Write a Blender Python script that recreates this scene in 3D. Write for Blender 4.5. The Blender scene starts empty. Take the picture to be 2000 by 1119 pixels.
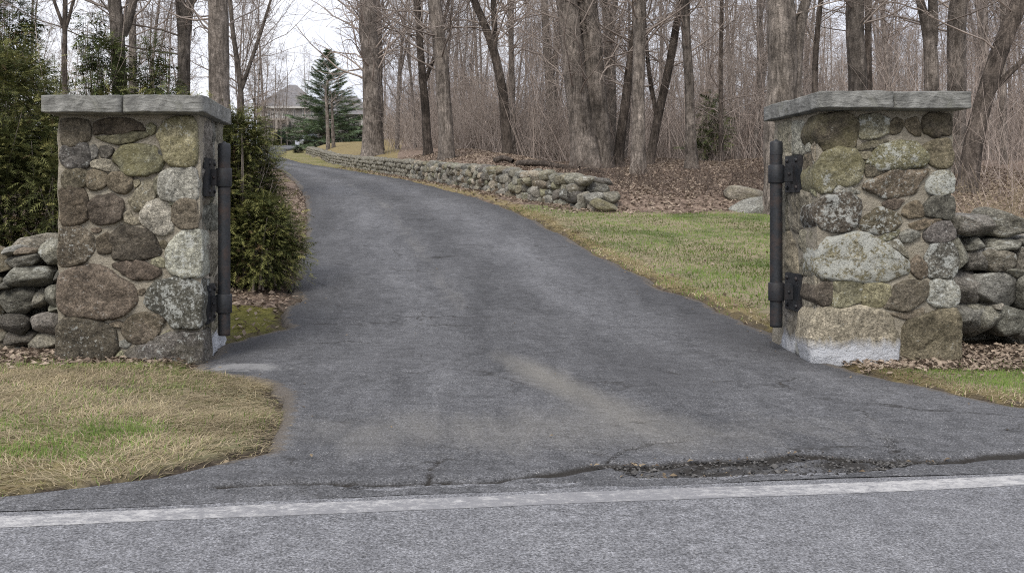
import bpy, math, random
import numpy as np
from mathutils import Vector, Matrix
R = np.random.default_rng(7); random.seed(7)
S = bpy.context.scene; COL = S.collection
F = 1904.0; EYE = 1.125                       # focal length in photo pixels, eye height in metres

# ---------------------------------------------------------------- camera, sky, sun, exposure
cd = bpy.data.cameras.new('camera'); cam = bpy.data.objects.new('camera', cd); COL.objects.link(cam)
cam.location = (0, 0, EYE); cam.rotation_euler = (math.pi/2, 0, 0)
cd.sensor_width = 36; cd.lens = F/2000*36; cd.shift_x = 0.1; cd.shift_y = -0.0798
cd.clip_start = 0.05; cd.clip_end = 3000
S.camera = cam
SUN_EL, SUN_AZ = math.radians(48), math.radians(205)     # azimuth clockwise from +Y
W = bpy.data.worlds.new('World'); S.world = W; W.use_nodes = True
wn = W.node_tree.nodes; wl = W.node_tree.links; wn.clear()
o_ = wn.new('ShaderNodeOutputWorld'); bg = wn.new('ShaderNodeBackground'); bg.inputs['Strength'].default_value = 0.1
sky = wn.new('ShaderNodeTexSky'); sky.sky_type = 'NISHITA'; sky.sun_disc = False
sky.sun_elevation = SUN_EL; sky.sun_rotation = SUN_AZ; sky.dust_density = 3.0
tc = wn.new('ShaderNodeTexCoord'); mp = wn.new('ShaderNodeMapping'); mp.inputs['Scale'].default_value = (1.3, 1.3, 3.2)
nz = wn.new('ShaderNodeTexNoise'); nz.inputs['Scale'].default_value = 2.1; nz.inputs['Detail'].default_value = 6; nz.inputs['Roughness'].default_value = 0.55
cr = wn.new('ShaderNodeValToRGB'); cr.color_ramp.elements[0].position = 0.30; cr.color_ramp.elements[1].position = 0.68
cr.color_ramp.elements[0].color = (0.63, 0.66, 0.77, 1); cr.color_ramp.elements[1].color = (0.92, 0.92, 0.95, 1)
mul = wn.new('ShaderNodeVectorMath'); mul.operation = 'SCALE'; mul.inputs['Scale'].default_value = 7.9
mx = wn.new('ShaderNodeMix'); mx.data_type = 'RGBA'; mx.inputs['Factor'].default_value = 0.88
wl.new(tc.outputs['Generated'], mp.inputs['Vector']); wl.new(mp.outputs[0], nz.inputs['Vector']); wl.new(nz.outputs['Fac'], cr.inputs['Fac'])
wl.new(cr.outputs['Color'], mul.inputs[0]); wl.new(sky.outputs['Color'], mx.inputs['A']); wl.new(mul.outputs[0], mx.inputs['B'])
wl.new(mx.outputs['Result'], bg.inputs['Color']); wl.new(bg.outputs[0], o_.inputs['Surface'])
sd = bpy.data.lights.new('sun', 'SUN'); sd.energy = 1.5; sd.angle = math.radians(22); sd.color = (1.0, 0.95, 0.87)
so = bpy.data.objects.new('sun', sd); COL.objects.link(so)
_dir = Vector((math.sin(SUN_AZ)*math.cos(SUN_EL), math.cos(SUN_AZ)*math.cos(SUN_EL), math.sin(SUN_EL)))
so.rotation_euler = (-_dir).to_track_quat('-Z', 'Y').to_euler(); so.location = (0, 0, 30)
S.view_settings.view_transform = 'Standard'; S.view_settings.look = 'None'
S.view_settings.exposure = 0.93; S.view_settings.gamma = 1; S.view_settings.use_curve_mapping = False
S.render.engine = 'CYCLES'; S.cycles.max_bounces = 4; S.cycles.diffuse_bounces = 2; S.cycles.use_denoising = False; S.cycles.pixel_filter_type = 'BLACKMAN_HARRIS'; S.cycles.filter_width = 1.05

# ---------------------------------------------------------------- helpers
def PX(px, py, Y): return np.array([(px-800)/F*Y, Y, EYE-(py-400)/F*Y])
def PG(px, py, z=0.0):
    Y = (EYE-z)*F/(py-400); return ((px-800)/F*Y, Y)
def norm(v): return v/np.maximum(np.linalg.norm(v, axis=-1, keepdims=True), 1e-9)
def sstep(x): x = np.clip(x, 0, 1); return x*x*(3-2*x)
_nz = np.random.default_rng(3)
_ND = norm(_nz.normal(size=(40, 3))); _NP = _nz.uniform(0, 6.28, 40); _NW = _nz.uniform(.7, 1.4, 40)
def sn(x, y, z=0.0, s=1.0, seed=0, octv=3):
    """smooth pseudo-noise, about -1..1"""
    t = 0; a = 1.0; k = (seed*7) % 40; tot = 0
    for o in range(octv):
        q = 0
        for i in range(5):
            j = (k+i+o*5) % 40; d = _ND[j]*s*_NW[j]
            q = q+np.sin(x*d[0]+y*d[1]+z*d[2]+_NP[j]+seed*1.7)
        t = t+a*q/2.6; tot += a; a *= .5; s *= 2.1
    return t/tot
def build_mesh(name, V, faces, smooth=True, col=None, attrs=None):
    """V (n,3); faces: list of int arrays (k,3) or (k,4)"""
    me = bpy.data.meshes.new(name); V = np.asarray(V, np.float32).reshape(-1, 3)
    faces = [np.asarray(f, np.int32) for f in faces if len(f)]
    me.vertices.add(len(V)); me.vertices.foreach_set('co', V.ravel())
    li = np.concatenate([f.ravel() for f in faces]); tot = np.concatenate([np.full(len(f), f.shape[1], np.int32) for f in faces])
    st = np.concatenate([[0], np.cumsum(tot)[:-1]]).astype(np.int32)
    me.loops.add(len(li)); me.loops.foreach_set('vertex_index', li)
    me.polygons.add(len(tot)); me.polygons.foreach_set('loop_start', st); me.polygons.foreach_set('loop_total', tot)
    me.polygons.foreach_set('use_smooth', np.full(len(tot), smooth))
    if col is not None:
        a = me.color_attributes.new('Col', 'FLOAT_COLOR', 'POINT'); c = np.ones((len(V), 4), np.float32); c[:, :3] = col; a.data.foreach_set('color', c.ravel())
    for k, v in (attrs or {}).items():
        a = me.attributes.new(k, 'FLOAT', 'POINT'); a.data.foreach_set('value', np.asarray(v, np.float32))
    me.update(); me.validate(); return me
def link(name, me, mat=None, parent=None, loc=None):
    o = bpy.data.objects.new(name, me); COL.objects.link(o)
    if mat is not None and me is not None and not me.materials: me.materials.append(mat)
    if parent is not None: o.parent = parent
    if loc is not None: o.location = loc
    return o
def tag(o, label=None, cat=None, group=None, kind=None):
    if label: o['label'] = label
    if cat: o['category'] = cat
    if group: o['group'] = group
    if kind: o['kind'] = kind
    return o
def empty(name, loc=(0, 0, 0)):
    o = bpy.data.objects.new(name, None); COL.objects.link(o); o.location = loc; o.empty_display_size = .2; return o
def box(x0, x1, y0, y1, z0, z1):
    V = [(x, y, z) for x in (x0, x1) for y in (y0, y1) for z in (z0, z1)]
    return np.array(V, float), np.array([(0, 1, 3, 2), (4, 6, 7, 5), (0, 4, 5, 1), (2, 3, 7, 6), (0, 2, 6, 4), (1, 5, 7, 3)])
def bevel_box(name, x0, x1, y0, y1, z0, z1, mat, parent, b=.004, off=(0, 0, 0)):
    import bmesh
    bm = bmesh.new(); V, Fc = box(x0-off[0], x1-off[0], y0-off[1], y1-off[1], z0-off[2], z1-off[2])
    vs = [bm.verts.new(v) for v in V]
    for f in Fc: bm.faces.new([vs[i] for i in f])
    bmesh.ops.recalc_face_normals(bm, faces=bm.faces)
    bmesh.ops.bevel(bm, geom=list(bm.edges), offset=b, segments=2, affect='EDGES')
    me = bpy.data.meshes.new(name); bm.to_mesh(me); bm.free()
    return link(name, me, mat, parent)
def tubes(P, r, sides, base=0, twist=None):
    """P (K,n,3) r (K,n) -> verts, quads"""
    K, n, _ = P.shape
    T = np.empty_like(P); T[:, 1:-1] = P[:, 2:]-P[:, :-2]; T[:, 0] = P[:, 1]-P[:, 0]; T[:, -1] = P[:, -1]-P[:, -2]; T = norm(T)
    ref = np.where(np.abs(T[:, :1, 2:3]) > .8, np.array([1., 0, 0]), np.array([0, 0, 1.])); ref = np.broadcast_to(ref, T.shape)
    A = norm(np.cross(T, ref)); B = np.cross(T, A)
    th = np.arange(sides)*2*np.pi/sides
    V = P[:, :, None]+r[:, :, None, None]*(np.cos(th)[None, None, :, None]*A[:, :, None]+np.sin(th)[None, None, :, None]*B[:, :, None])
    idx = np.arange(K*n*sides).reshape(K, n, sides)+base
    a = idx[:, :-1]; b = idx[:, 1:]
    Q = np.stack([a, np.roll(a, -1, 2), np.roll(b, -1, 2), b], -1).reshape(-1, 4)
    return V.reshape(-1, 3), Q
class Geo:
    def __init__(s): s.V = []; s.F = []; s.C = []; s.n = 0
    def add(s, V, *Fs, col=None):
        V = np.asarray(V, float).reshape(-1, 3); s.V.append(V)
        for f in Fs: s.F.append(np.asarray(f, np.int64)+s.n)
        if col is not None: s.C.append(np.broadcast_to(np.asarray(col, float), (len(V), 3)))
        s.n += len(V); return s
    def mesh(s, name, smooth=True):
        q = [f for f in s.F if f.shape[1] == 4]; t = [f for f in s.F if f.shape[1] == 3]
        fs = ([np.concatenate(q)] if q else [])+([np.concatenate(t)] if t else [])
        return build_mesh(name, np.concatenate(s.V), fs, smooth, np.concatenate(s.C) if s.C else None)

# ---------------------------------------------------------------- materials
class M:
    def __init__(s, name, rough=.85, spec=.3):
        s.m = bpy.data.materials.new(name); s.m.use_nodes = True; s.t = s.m.node_tree; s.n = s.t.nodes; s.l = s.t.links
        s.b = s.n['Principled BSDF']; s.b.inputs['Roughness'].default_value = rough; s.b.inputs['Specular IOR Level'].default_value = spec
    def set(s, sock, v):
        if hasattr(v, 'is_output') or isinstance(v, bpy.types.NodeSocket): s.l.new(v, sock)
        else: sock.default_value = v
    def coord(s, scale=(1, 1, 1), rnd=False, kind='Object'):
        t = s.n.new('ShaderNodeTexCoord').outputs[kind]
        if rnd:
            oi = s.n.new('ShaderNodeObjectInfo'); a = s.n.new('ShaderNodeVectorMath'); a.operation = 'MULTIPLY_ADD'
            cb = s.n.new('ShaderNodeCombineXYZ'); s.l.new(oi.outputs['Random'], cb.inputs[0]); s.l.new(oi.outputs['Random'], cb.inputs[1])
            s.l.new(cb.outputs[0], a.inputs[0]); a.inputs[1].default_value = (57, 31, 0); s.l.new(t, a.inputs[2]); t = a.outputs[0]
        mp = s.n.new('ShaderNodeMapping'); mp.inputs['Scale'].default_value = scale; s.l.new(t, mp.inputs['Vector']); return mp.outputs[0]
    def noise(s, vec, scale, detail=4, rough=.6, dist=0, out='Fac'):
        n = s.n.new('ShaderNodeTexNoise'); s.l.new(vec, n.inputs['Vector']); n.inputs['Scale'].default_value = scale
        n.inputs['Detail'].default_value = detail; n.inputs['Roughness'].default_value = rough; n.inputs['Distortion'].default_value = dist; return n.outputs[out]
    def voro(s, vec, scale, feature='F1', out='Distance'):
        n = s.n.new('ShaderNodeTexVoronoi'); n.feature = feature; s.l.new(vec, n.inputs['Vector']); n.inputs['Scale'].default_value = scale; return n.outputs[out]
    def ramp(s, fac, stops):
        n = s.n.new('ShaderNodeValToRGB'); e = n.color_ramp.elements
        while len(e) < len(stops): e.new(.5)
        for i, (p, c) in enumerate(stops):
            e[i].position = p; e[i].color = (c[0], c[1], c[2], 1) if not np.isscalar(c) else (c, c, c, 1)
        s.set(n.inputs['Fac'], fac); return n.outputs['Color']
    def mix(s, f, a, b, mode='MIX'):
        n = s.n.new('ShaderNodeMix'); n.data_type = 'RGBA'; n.blend_type = mode
        s.set(n.inputs['Factor'], f)
        for k, v in (('A', a), ('B', b)): s.set(n.inputs[k], (*v, 1) if isinstance(v, tuple) and len(v) == 3 else v)
        return n.outputs['Result']
    def math(s, op, a, b=0.0, clamp=False):
        n = s.n.new('ShaderNodeMath'); n.operation = op; n.use_clamp = clamp; s.set(n.inputs[0], a); s.set(n.inputs[1], b); return n.outputs[0]
    def attr(s, name, typ='GEOMETRY', out='Fac'):
        n = s.n.new('ShaderNodeAttribute'); n.attribute_type = typ; n.attribute_name = name; return n.outputs[out]
    def info(s, out): return s.n.new('ShaderNodeObjectInfo').outputs[out]
    def bump(s, h, strength=.5, dist=.02, prev=None):
        n = s.n.new('ShaderNodeBump'); n.inputs['Strength'].default_value = strength; n.inputs['Distance'].default_value = dist
        s.l.new(h, n.inputs['Height'])
        if prev is not None: s.l.new(prev, n.inputs['Normal'])
        return n.outputs[0]
    def done(s, color=None, normal=None, rough=None):
        if color is not None: s.set(s.b.inputs['Base Color'], (*color, 1) if isinstance(color, tuple) and len(color) == 3 else color)
        if normal is not None: s.l.new(normal, s.b.inputs['Normal'])
        if rough is not None: s.set(s.b.inputs['Roughness'], rough)
        return s.m

def mat_stone():
    m = M('fieldstone', .9, .25)
    gs_ = m.n.new('ShaderNodeVectorMath'); gs_.operation = 'SCALE'; m.l.new(m.n.new('ShaderNodeTexCoord').outputs['Object'], gs_.inputs[0]); m.l.new(m.attr('grain', 'OBJECT'), gs_.inputs['Scale'])
    of_ = m.n.new('ShaderNodeVectorMath'); of_.operation = 'MULTIPLY_ADD'; cb_ = m.n.new('ShaderNodeCombineXYZ'); rn_ = m.info('Random'); m.l.new(rn_, cb_.inputs[0]); m.l.new(rn_, cb_.inputs[1])
    m.l.new(cb_.outputs[0], of_.inputs[0]); of_.inputs[1].default_value = (57, 31, 0); m.l.new(gs_.outputs[0], of_.inputs[2]); v = of_.outputs[0]
    big = m.noise(v, 5, 5, .6); mid = m.noise(v, 22, 6, .7); fine = m.noise(v, 130, 3, .7)
    base = m.mix(1.0, m.info('Color'), m.ramp(big, [(.3, .60), (.7, 1.35)]), 'MULTIPLY')
    base = m.mix(1.0, base, m.ramp(mid, [(.3, .45), (.5, 1.0), (.72, 1.6)]), 'MULTIPLY')
    base = m.mix(1.0, base, m.ramp(m.noise(v, 60, 4, .75), [(.34, .55), (.5, 1.0), (.66, 1.6)]), 'MULTIPLY')
    base = m.mix(1.0, base, m.ramp(fine, [(.32, .65), (.68, 1.4)]), 'MULTIPLY')
    yl = m.math('MULTIPLY', m.ramp(m.noise(v, 7, 6, .68), [(.40, 0.), (.60, 1.)]), m.attr('yellow_lichen', 'OBJECT'), True)
    base = m.mix(m.math('MULTIPLY', yl, .55), base, m.mix(mid, (.145, .13, .050), (.27, .245, .13)))
    thr = m.math('SUBTRACT', 0.70, m.math('MULTIPLY', m.attr('white_lichen', 'OBJECT'), .23))
    lw = m.math('MULTIPLY', m.math('SUBTRACT', m.noise(v, 11, 7, .74), thr), 18, True)
    lw2 = m.math('MULTIPLY', m.math('SUBTRACT', m.noise(v, 48, 3, .6), m.math('ADD', thr, .03)), 10, True)
    base = m.mix(m.math('MULTIPLY', m.math('MAXIMUM', lw, lw2), .72), base, m.mix(fine, (.34, .36, .33), (.56, .57, .55)))
    # lime bloom on the lowest stones
    g = m.n.new('ShaderNodeNewGeometry'); sp = m.n.new('ShaderNodeSeparateXYZ'); m.l.new(g.outputs['Position'], sp.inputs[0])
    wv = m.coord((14, 14, 3), kind='Object'); edge = m.math('ADD', sp.outputs['Z'], m.math('MULTIPLY', m.noise(wv, 1.0, 5, .7), -.16))
    lime = m.math('MULTIPLY', m.math('MULTIPLY', m.math('SUBTRACT', .115, edge), 14, True), m.attr('lime', 'OBJECT'), True)
    base = m.mix(m.math('MULTIPLY', lime, .9), base, m.mix(mid, (.40, .42, .46), (.60, .62, .66)))
    n1 = m.bump(mid, 1.0, .030); n2 = m.bump(m.noise(v, 60, 4, .75), .9, .010, n1); n3 = m.bump(m.voro(v, 18), .35, .015, n2)
    return m.done(base, n3)
def mat_mortar():
    m = M('lime mortar', .95, .2); v = m.coord(); a = m.noise(v, 6, 5, .65); f = m.noise(v, 90, 4, .7)
    c = m.ramp(a, [(.25, (.22, .198, .16)), (.5, (.31, .28, .225)), (.75, (.36, .33, .27))])
    c = m.mix(1., c, m.ramp(f, [(.3, .75), (.7, 1.2)]), 'MULTIPLY')
    c = m.mix(m.ramp(m.noise(v, 3.5, 6, .7), [(.54, 0.), (.68, .5)]), c, (.19, .165, .105)); c = m.mix(m.ramp(m.noise(v, 24, 5, .75), [(.60, 0.), (.70, .55)]), c, (.12, .105, .085))
    return m.done(c, m.bump(f, .8, .010, m.bump(m.noise(v, 30, 5, .7), .9, .025)))
def mat_cap():
    m = M('cap stone', .9, .25); v = m.coord((1, 1, 1)); vs = m.coord((3, 3, 14))
    a = m.noise(v, 7, 7, .7, 1.2); s_ = m.noise(vs, 2.2, 6, .7, .8); f = m.noise(v, 110, 3, .7)
    c = m.ramp(a, [(.28, (.10, .10, .094)), (.5, (.20, .20, .188)), (.72, (.33, .33, .312))])
    c = m.mix(1., c, m.ramp(s_, [(.32, .62), (.5, 1.), (.7, 1.28)]), 'MULTIPLY')
    c = m.mix(1., c, m.ramp(f, [(.3, .8), (.7, 1.15)]), 'MULTIPLY')
    c = m.mix(m.math('MULTIPLY', m.ramp(m.noise(v, 4, 5, .7), [(.55, 0.), (.68, 1.)]), .35), c, (.17, .175, .11))
    return m.done(c, m.bump(f, .4, .004, m.bump(s_, .8, .02, m.bump(a, .6, .02))))
def mat_bark(name, dark, light, ks=1.0):
    m = M(name, .95, .15); v = m.coord((7*ks, 7*ks, 1.3*ks), rnd=True); v2 = m.coord(rnd=True)
    r = m.noise(v, 2.2, 6, .68, .6); big = m.noise(v2, 1.1, 4, .6); f = m.noise(v2, 40, 4, .7)
    c = m.ramp(r, [(.30, dark), (.52, tuple((np.array(dark)+light)/2)), (.68, light)])
    c = m.mix(1., c, m.ramp(big, [(.3, .55), (.7, 1.4)]), 'MULTIPLY'); c = m.mix(1., c, m.ramp(m.noise(v2, 5, 5, .7), [(.35, .55), (.62, 1.25)]), 'MULTIPLY'); c = m.mix(1., c, m.ramp(f, [(.3, .6), (.7, 1.35)]), 'MULTIPLY')
    c = m.mix(1., c, m.ramp(m.info('Random'), [(0, .72), (1, 1.2)]), 'MULTIPLY')
    return m.done(c, m.bump(r, 1.0, .05, m.bump(f, .4, .01)))
def mat_twig():
    m = M('twig bark', .9, .2); v = m.coord(rnd=True)
    c = m.ramp(m.noise(v, 1.2, 4, .6), [(.3, (.175, .146, .128)), (.7, (.37, .318, .282))])
    c = m.mix(1., c, m.ramp(m.info('Random'), [(0, .75), (1, 1.2)]), 'MULTIPLY'); return m.done(c)
def mat_col(name, rough=.8, sub=0.0, spec=.25, amp=.25, sc=3.0):
    m = M(name, rough, spec); v = m.coord(); c = m.mix(1., m.attr('Col', out='Color'), m.ramp(m.noise(v, sc, 4, .6), [(.3, 1-amp), (.7, 1+amp)]), 'MULTIPLY')
    if sub:
        tr = m.n.new('ShaderNodeBsdfTranslucent'); m.l.new(c, tr.inputs['Color']); ms = m.n.new('ShaderNodeMixShader'); ms.inputs[0].default_value = sub
        m.l.new(m.b.outputs[0], ms.inputs[1]); m.l.new(tr.outputs[0], ms.inputs[2]); m.l.new(ms.outputs[0], m.n['Material Output'].inputs['Surface'])
    return m.done(c)
def mat_ground():
    m = M('soil and turf', .97, .1); v = m.coord(); f = m.noise(v, 60, 5, .75); mid = m.noise(v, 7, 5, .65); big = m.noise(v, .9, 4, .6)
    turf = m.mix(m.ramp(m.math('ADD', m.math('MULTIPLY', big, .6), m.math('MULTIPLY', mid, .4)), [(.46, 0.), (.62, 1.)]), (.29, .245, .165), (.105, .135, .052))
    leaf = m.ramp(m.voro(m.coord((1, 1, .3)), 16, out='Color'), [(.1, (.11, .08, .062)), (.5, (.20, .15, .12)), (.9, (.30, .235, .185))])
    leaf = m.mix(1., leaf, m.ramp(mid, [(.3, .65), (.7, 1.3)]), 'MULTIPLY')
    dry = m.ramp(mid, [(.3, (.15, .12, .062)), (.7, (.29, .235, .125))])
    dirt = m.ramp(mid, [(.3, (.045, .036, .028)), (.7, (.105, .085, .066))])
    moss = m.ramp(mid, [(.3, (.10, .10, .03)), (.7, (.22, .20, .06))])
    jit = m.math('MULTIPLY', m.math('SUBTRACT', mid, .5), .9)
    def w(a): return m.math('MULTIPLY', m.math('SUBTRACT', m.math('ADD', m.attr(a), jit), .35), 3.3, True)
    c = m.mix(w('lawn'), leaf, turf); c = m.mix(w('dry'), c, dry); c = m.mix(w('moss'), c, moss); c = m.mix(w('dirt'), c, dirt)
    c = m.mix(1., c, m.ramp(f, [(.3, .6), (.7, 1.4)]), 'MULTIPLY')
    return m.done(c, m.bump(f, .8, .03, m.bump(mid, .5, .05)))
def mat_asphalt(name, lo, hi, drive):
    m = M(name, .86, .3); v = m.coord(); f = m.noise(v, 170, 2, .8); f2 = m.noise(v, 62, 4, .8); g_ = m.noise(v, 105, 2, .6)
    vl = m.coord((1, .30, 1)); mid = m.noise(vl, 3.0, 7, .72, .6); big = m.noise(vl, .8, 4, .6)
    c = m.ramp(m.math('ADD', m.math('MULTIPLY', mid, .6), m.math('MULTIPLY', big, .4)), [(.36, lo), (.64, hi)])
    c = m.mix(1., c, m.ramp(f, [(.28, .45), (.5, 1.0), (.72, 1.6)]), 'MULTIPLY')
    c = m.mix(1., c, m.ramp(g_, [(.32, .50), (.68, 1.5)]), 'MULTIPLY')
    c = m.mix(1., c, m.ramp(f2, [(.3, .62), (.7, 1.36)]), 'MULTIPLY')
    sp = m.voro(v, 75); spm = m.math('MULTIPLY', m.ramp(sp, [(.12, 1.), (.26, 0.)]), m.ramp(m.noise(v, 33, 3, .7), [(.46, 0.), (.58, .8)]))
    c = m.mix(spm, c, (.34, .335, .325))
    c = m.mix(1., c, m.ramp(m.noise(v, 11, 7, .78), [(.36, .72), (.5, 1.0), (.64, 1.26)]), 'MULTIPLY')
    h = m.bump(f, .6, .006, m.bump(f2, .6, .012, m.bump(g_, .6, .008)))
    wv_ = m.n.new('ShaderNodeVectorMath'); wv_.operation = 'MULTIPLY_ADD'; m.l.new(m.noise(v, 2.6, 5, .7, out='Color'), wv_.inputs[0]); wv_.inputs[1].default_value = (.55, .55, 0); m.l.new(v, wv_.inputs[2])
    ck = m.math('MULTIPLY', m.ramp(m.voro(wv_.outputs[0], .75, 'DISTANCE_TO_EDGE'), [(.003, 1.), (.011, 0.)]), m.ramp(m.noise(v, .9, 3, .6), [(.52, 0.), (.60, .85)]))
    if drive: c = m.mix(ck, c, (.022, .021, .020))
    if drive:
        st = m.noise(m.coord((1.1, 3.6, 1)), 2.0, 6, .75, 1.2)
        c = m.mix(1., c, m.ramp(st, [(.34, .84), (.5, 1.), (.68, 1.10)]), 'MULTIPLY')
        tr = m.attr('track'); c = m.mix(1., c, m.ramp(m.math('ADD', tr, m.math('MULTIPLY', m.math('SUBTRACT', mid, .5), .5)), [(0., .86), (1., 1.34)]), 'MULTIPLY')
        dj = m.math('ADD', m.attr('dust'), m.math('MULTIPLY', m.math('SUBTRACT', mid, .5), .9))
        c = m.mix(m.math('MULTIPLY', m.math('MULTIPLY', m.math('SUBTRACT', dj, .2), 1.6, True), .7), c, m.mix(g_, (.095, .089, .078), (.30, .285, .255)))
        kj = m.math('ADD', m.attr('dark'), m.math('MULTIPLY', m.math('SUBTRACT', mid, .5), .8))
        c = m.mix(m.math('MULTIPLY', m.math('SUBTRACT', kj, .25), 1.3, True), c, m.mix(g_, (.020, .020, .022), (.080, .080, .085)))
        pj = m.math('MULTIPLY', m.math('SUBTRACT', m.math('ADD', m.attr('patch'), m.math('MULTIPLY', m.math('SUBTRACT', m.noise(v, 5, 6, .75), .5), 3.0)), .45), 2.2, True)
        c = m.mix(pj, c, m.mix(g_, (.13, .13, .132), (.30, .30, .30)))
        ed = m.math('MULTIPLY', m.math('SUBTRACT', m.math('ADD', m.attr('grit'), m.math('MULTIPLY', m.math('SUBTRACT', m.noise(v, 13, 6, .8), .5), 2.6)), .5), 3, True)
        c = m.mix(m.math('MULTIPLY', ed, .7), c, m.mix(g_, (.055, .045, .036), (.19, .16, .125)))
        cj = m.math('ADD', m.attr('crack'), m.math('MULTIPLY', m.math('SUBTRACT', f2, .5), .6))
        c = m.mix(m.math('MULTIPLY', m.math('SUBTRACT', cj, .20), 2.6, True), c, m.mix(f, (.008, .007, .007), (.045, .041, .036)))
    return m.done(c, h)
def mat_paint_line():
    m = M('worn road paint', .7, .3); v = m.coord(); f = m.noise(v, 110, 3, .8); mid = m.noise(v, 9, 5, .7); fl = m.noise(m.coord((1, 1.6, 1)), 15, 6, .8)
    wear = m.math('ADD', m.attr('wear'), m.math('MULTIPLY', m.math('SUBTRACT', fl, .5), 2.2))
    w = m.math('MULTIPLY', m.math('SUBTRACT', m.math('ADD', wear, m.math('MULTIPLY', m.math('SUBTRACT', f, .5), 1.6)), .26), 2.2, True)
    p = m.mix(1., m.ramp(f, [(.3, (.33, .326, .322)), (.7, (.56, .555, .55))]), m.ramp(mid, [(.3, .85), (.7, 1.1)]), 'MULTIPLY')
    return m.done(m.mix(w, p, m.mix(f, (.14, .14, .148), (.25, .25, .262))), m.bump(f, .5, .005))
def mat_iron():
    m = M('painted iron', .52, .45); v = m.coord(rnd=True); a = m.noise(v, 9, 6, .7); f = m.noise(v, 60, 4, .7)
    c = m.ramp(f, [(.3, (.007, .008, .010)), (.7, (.022, .025, .030))])
    c = m.mix(m.math('MULTIPLY', m.ramp(a, [(.46, 0.), (.66, 1.)]), m.attr('rust', 'OBJECT')), c, m.mix(f, (.020, .014, .012), (.055, .036, .030)))
    c = m.mix(m.ramp(m.noise(v, 25, 4, .8), [(.68, 0.), (.78, .4)]), c, (.14, .13, .125))
    return m.done(c, m.bump(f, .3, .003, m.bump(a, .3, .006)), m.ramp(a, [(.3, .42), (.7, .72)]))
def mat_plain(name, c, rough=.7, spec=.3, var=.15, sc=8, bump=0):
    m = M(name, rough, spec); v = m.coord(); n = m.noise(v, sc, 5, .65)
    return m.done(m.mix(1., c, m.ramp(n, [(.3, 1-var), (.7, 1+var)]), 'MULTIPLY'), m.bump(n, bump, .02) if bump else None)
MS, MM, MC = mat_stone(), mat_mortar(), mat_cap()
MB = mat_bark('grey bark', (.058, .049, .041), (.265, .232, .205)); MBd = mat_bark('dark bark', (.032, .026, .022), (.150, .126, .108))
MBf = mat_bark('haze-lightened bark', (.085, .072, .062), (.33, .29, .262)); MT = mat_twig(); MG = mat_ground(); MI = mat_iron()  # bark of the distant trees coloured lighter in place of haze
MGr = mat_col('grass blades', .8, .25, .2); ML = mat_col('dead leaves', .85, .15, .15, .3, 40); MN = mat_col('evergreen needles', .7, .12, .2, .3, 1.5); MCane = mat_col('dry canes', .85, 0, .2)
MAd = mat_asphalt('drive asphalt', (.055, .056, .060), (.108, .109, .115), True); MAr = mat_asphalt('road asphalt', (.150, .152, .163), (.190, .192, .203), False)
MP = mat_paint_line()

# ---------------------------------------------------------------- terrain
_by = np.arange(-60, 420, .25)
_bz = np.interp(_by, [-60, 6.6, 8.1, 10.2, 13.3, 17, 21.7, 32.5, 46, 66, 90, 115, 140, 200, 420], [0, 0, .06, .24, .495, .86, 1.24, 1.89, 2.70, 3.90, 6.1, 8.07, 9.5, 10.5, 11])
_k = np.exp(-(np.arange(-8, 9)*.25/1.1)**2); _k /= _k.sum(); _bz[8:-8] = np.convolve(_bz, _k, 'valid'); _bz[_by < 6.2] = 0
def zbase(y): return np.interp(y, _by, _bz)
EY = [3.3, 3.73, 4.0, 4.46, 5.36, 5.95, 6.28, 6.5, 7.5, 8.2, 10.2, 13.3, 17, 21.7, 31, 48, 66, 78, 90, 115, 140]
EL = [-4.5, -1.6, -1.05, -.61, -.70, -.80, -.98, -1.45, -1.45, -1.06, -1.2, -1.45, -1.77, -2.3, -3.55, -6.3, -11.8, -14.8, -15.4, -15.8, -14]
RY = [3.3, 4.2, 4.7, 5.36, 6.39, 6.8, 7.7, 8.1, 10.2, 13.3, 17, 21.7, 32.5, 46, 66, 78, 90, 115, 140]
RX = [14, 8, 5.0, 3.38, 3.0, 2.95, 2.95, 2.98, 2.68, 2.44, 2.14, 1.6, 0, -2.9, -7.4, -10.6, -11.3, -12.0, -10.5]
def edgeL(y): return np.interp(y, EY, EL)
def edgeR(y): return np.interp(y, RY, RX)
UA = math.radians(7.5); UX, UY = math.cos(UA), math.sin(UA)
def road_n(x, y): return -(x-.4)*UY+(y-3.70)*UX        # distance beyond the white line
def outside(x, y):
    e = .06*sn(x, y, 0, 4.5, 2)+.035*sn(x, y, 0, 15, 3)+.02*sn(x, y, 0, 45, 5)
    dx = np.maximum(edgeL(y)-x, x-edgeR(y)); return np.minimum(dx, road_n(x, y)-.24)+e*np.clip((y-2)/6, .5, 1.2)
WY = [18.5, 19, 22, 29, 40, 51, 69, 81]; WX = [3.5, 3.2, 2.3, 1.2, -.84, -2.95, -5.9, -8.6]
def wallx(y): return np.interp(y, WY, WX)
def behind(x, y):
    yb = 18.7-np.clip(x-4, 0, 30)*.10
    return np.minimum(x-wallx(y)-4.5*sstep((y-80)/7), y-yb)
def height(x, y):
    x = np.asarray(x, float); y = np.asarray(y, float)
    b = behind(x, y); wr = sstep((x-1)/6)*sstep(b/3)
    ye = np.where(y < 34, y, 34+(y-34)*.10); z = zbase(y)*(1-wr)+(zbase(ye)+10*sstep((y-66)/95))*wr
    bb = np.clip(b, 0, 60); return z+(.35+.35*sstep((y-20)/12))*(1-.8*sstep((x-2.2)/3.5))*(1-np.exp(-bb/.6))+.60*(1-np.exp(-bb/5))
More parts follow.
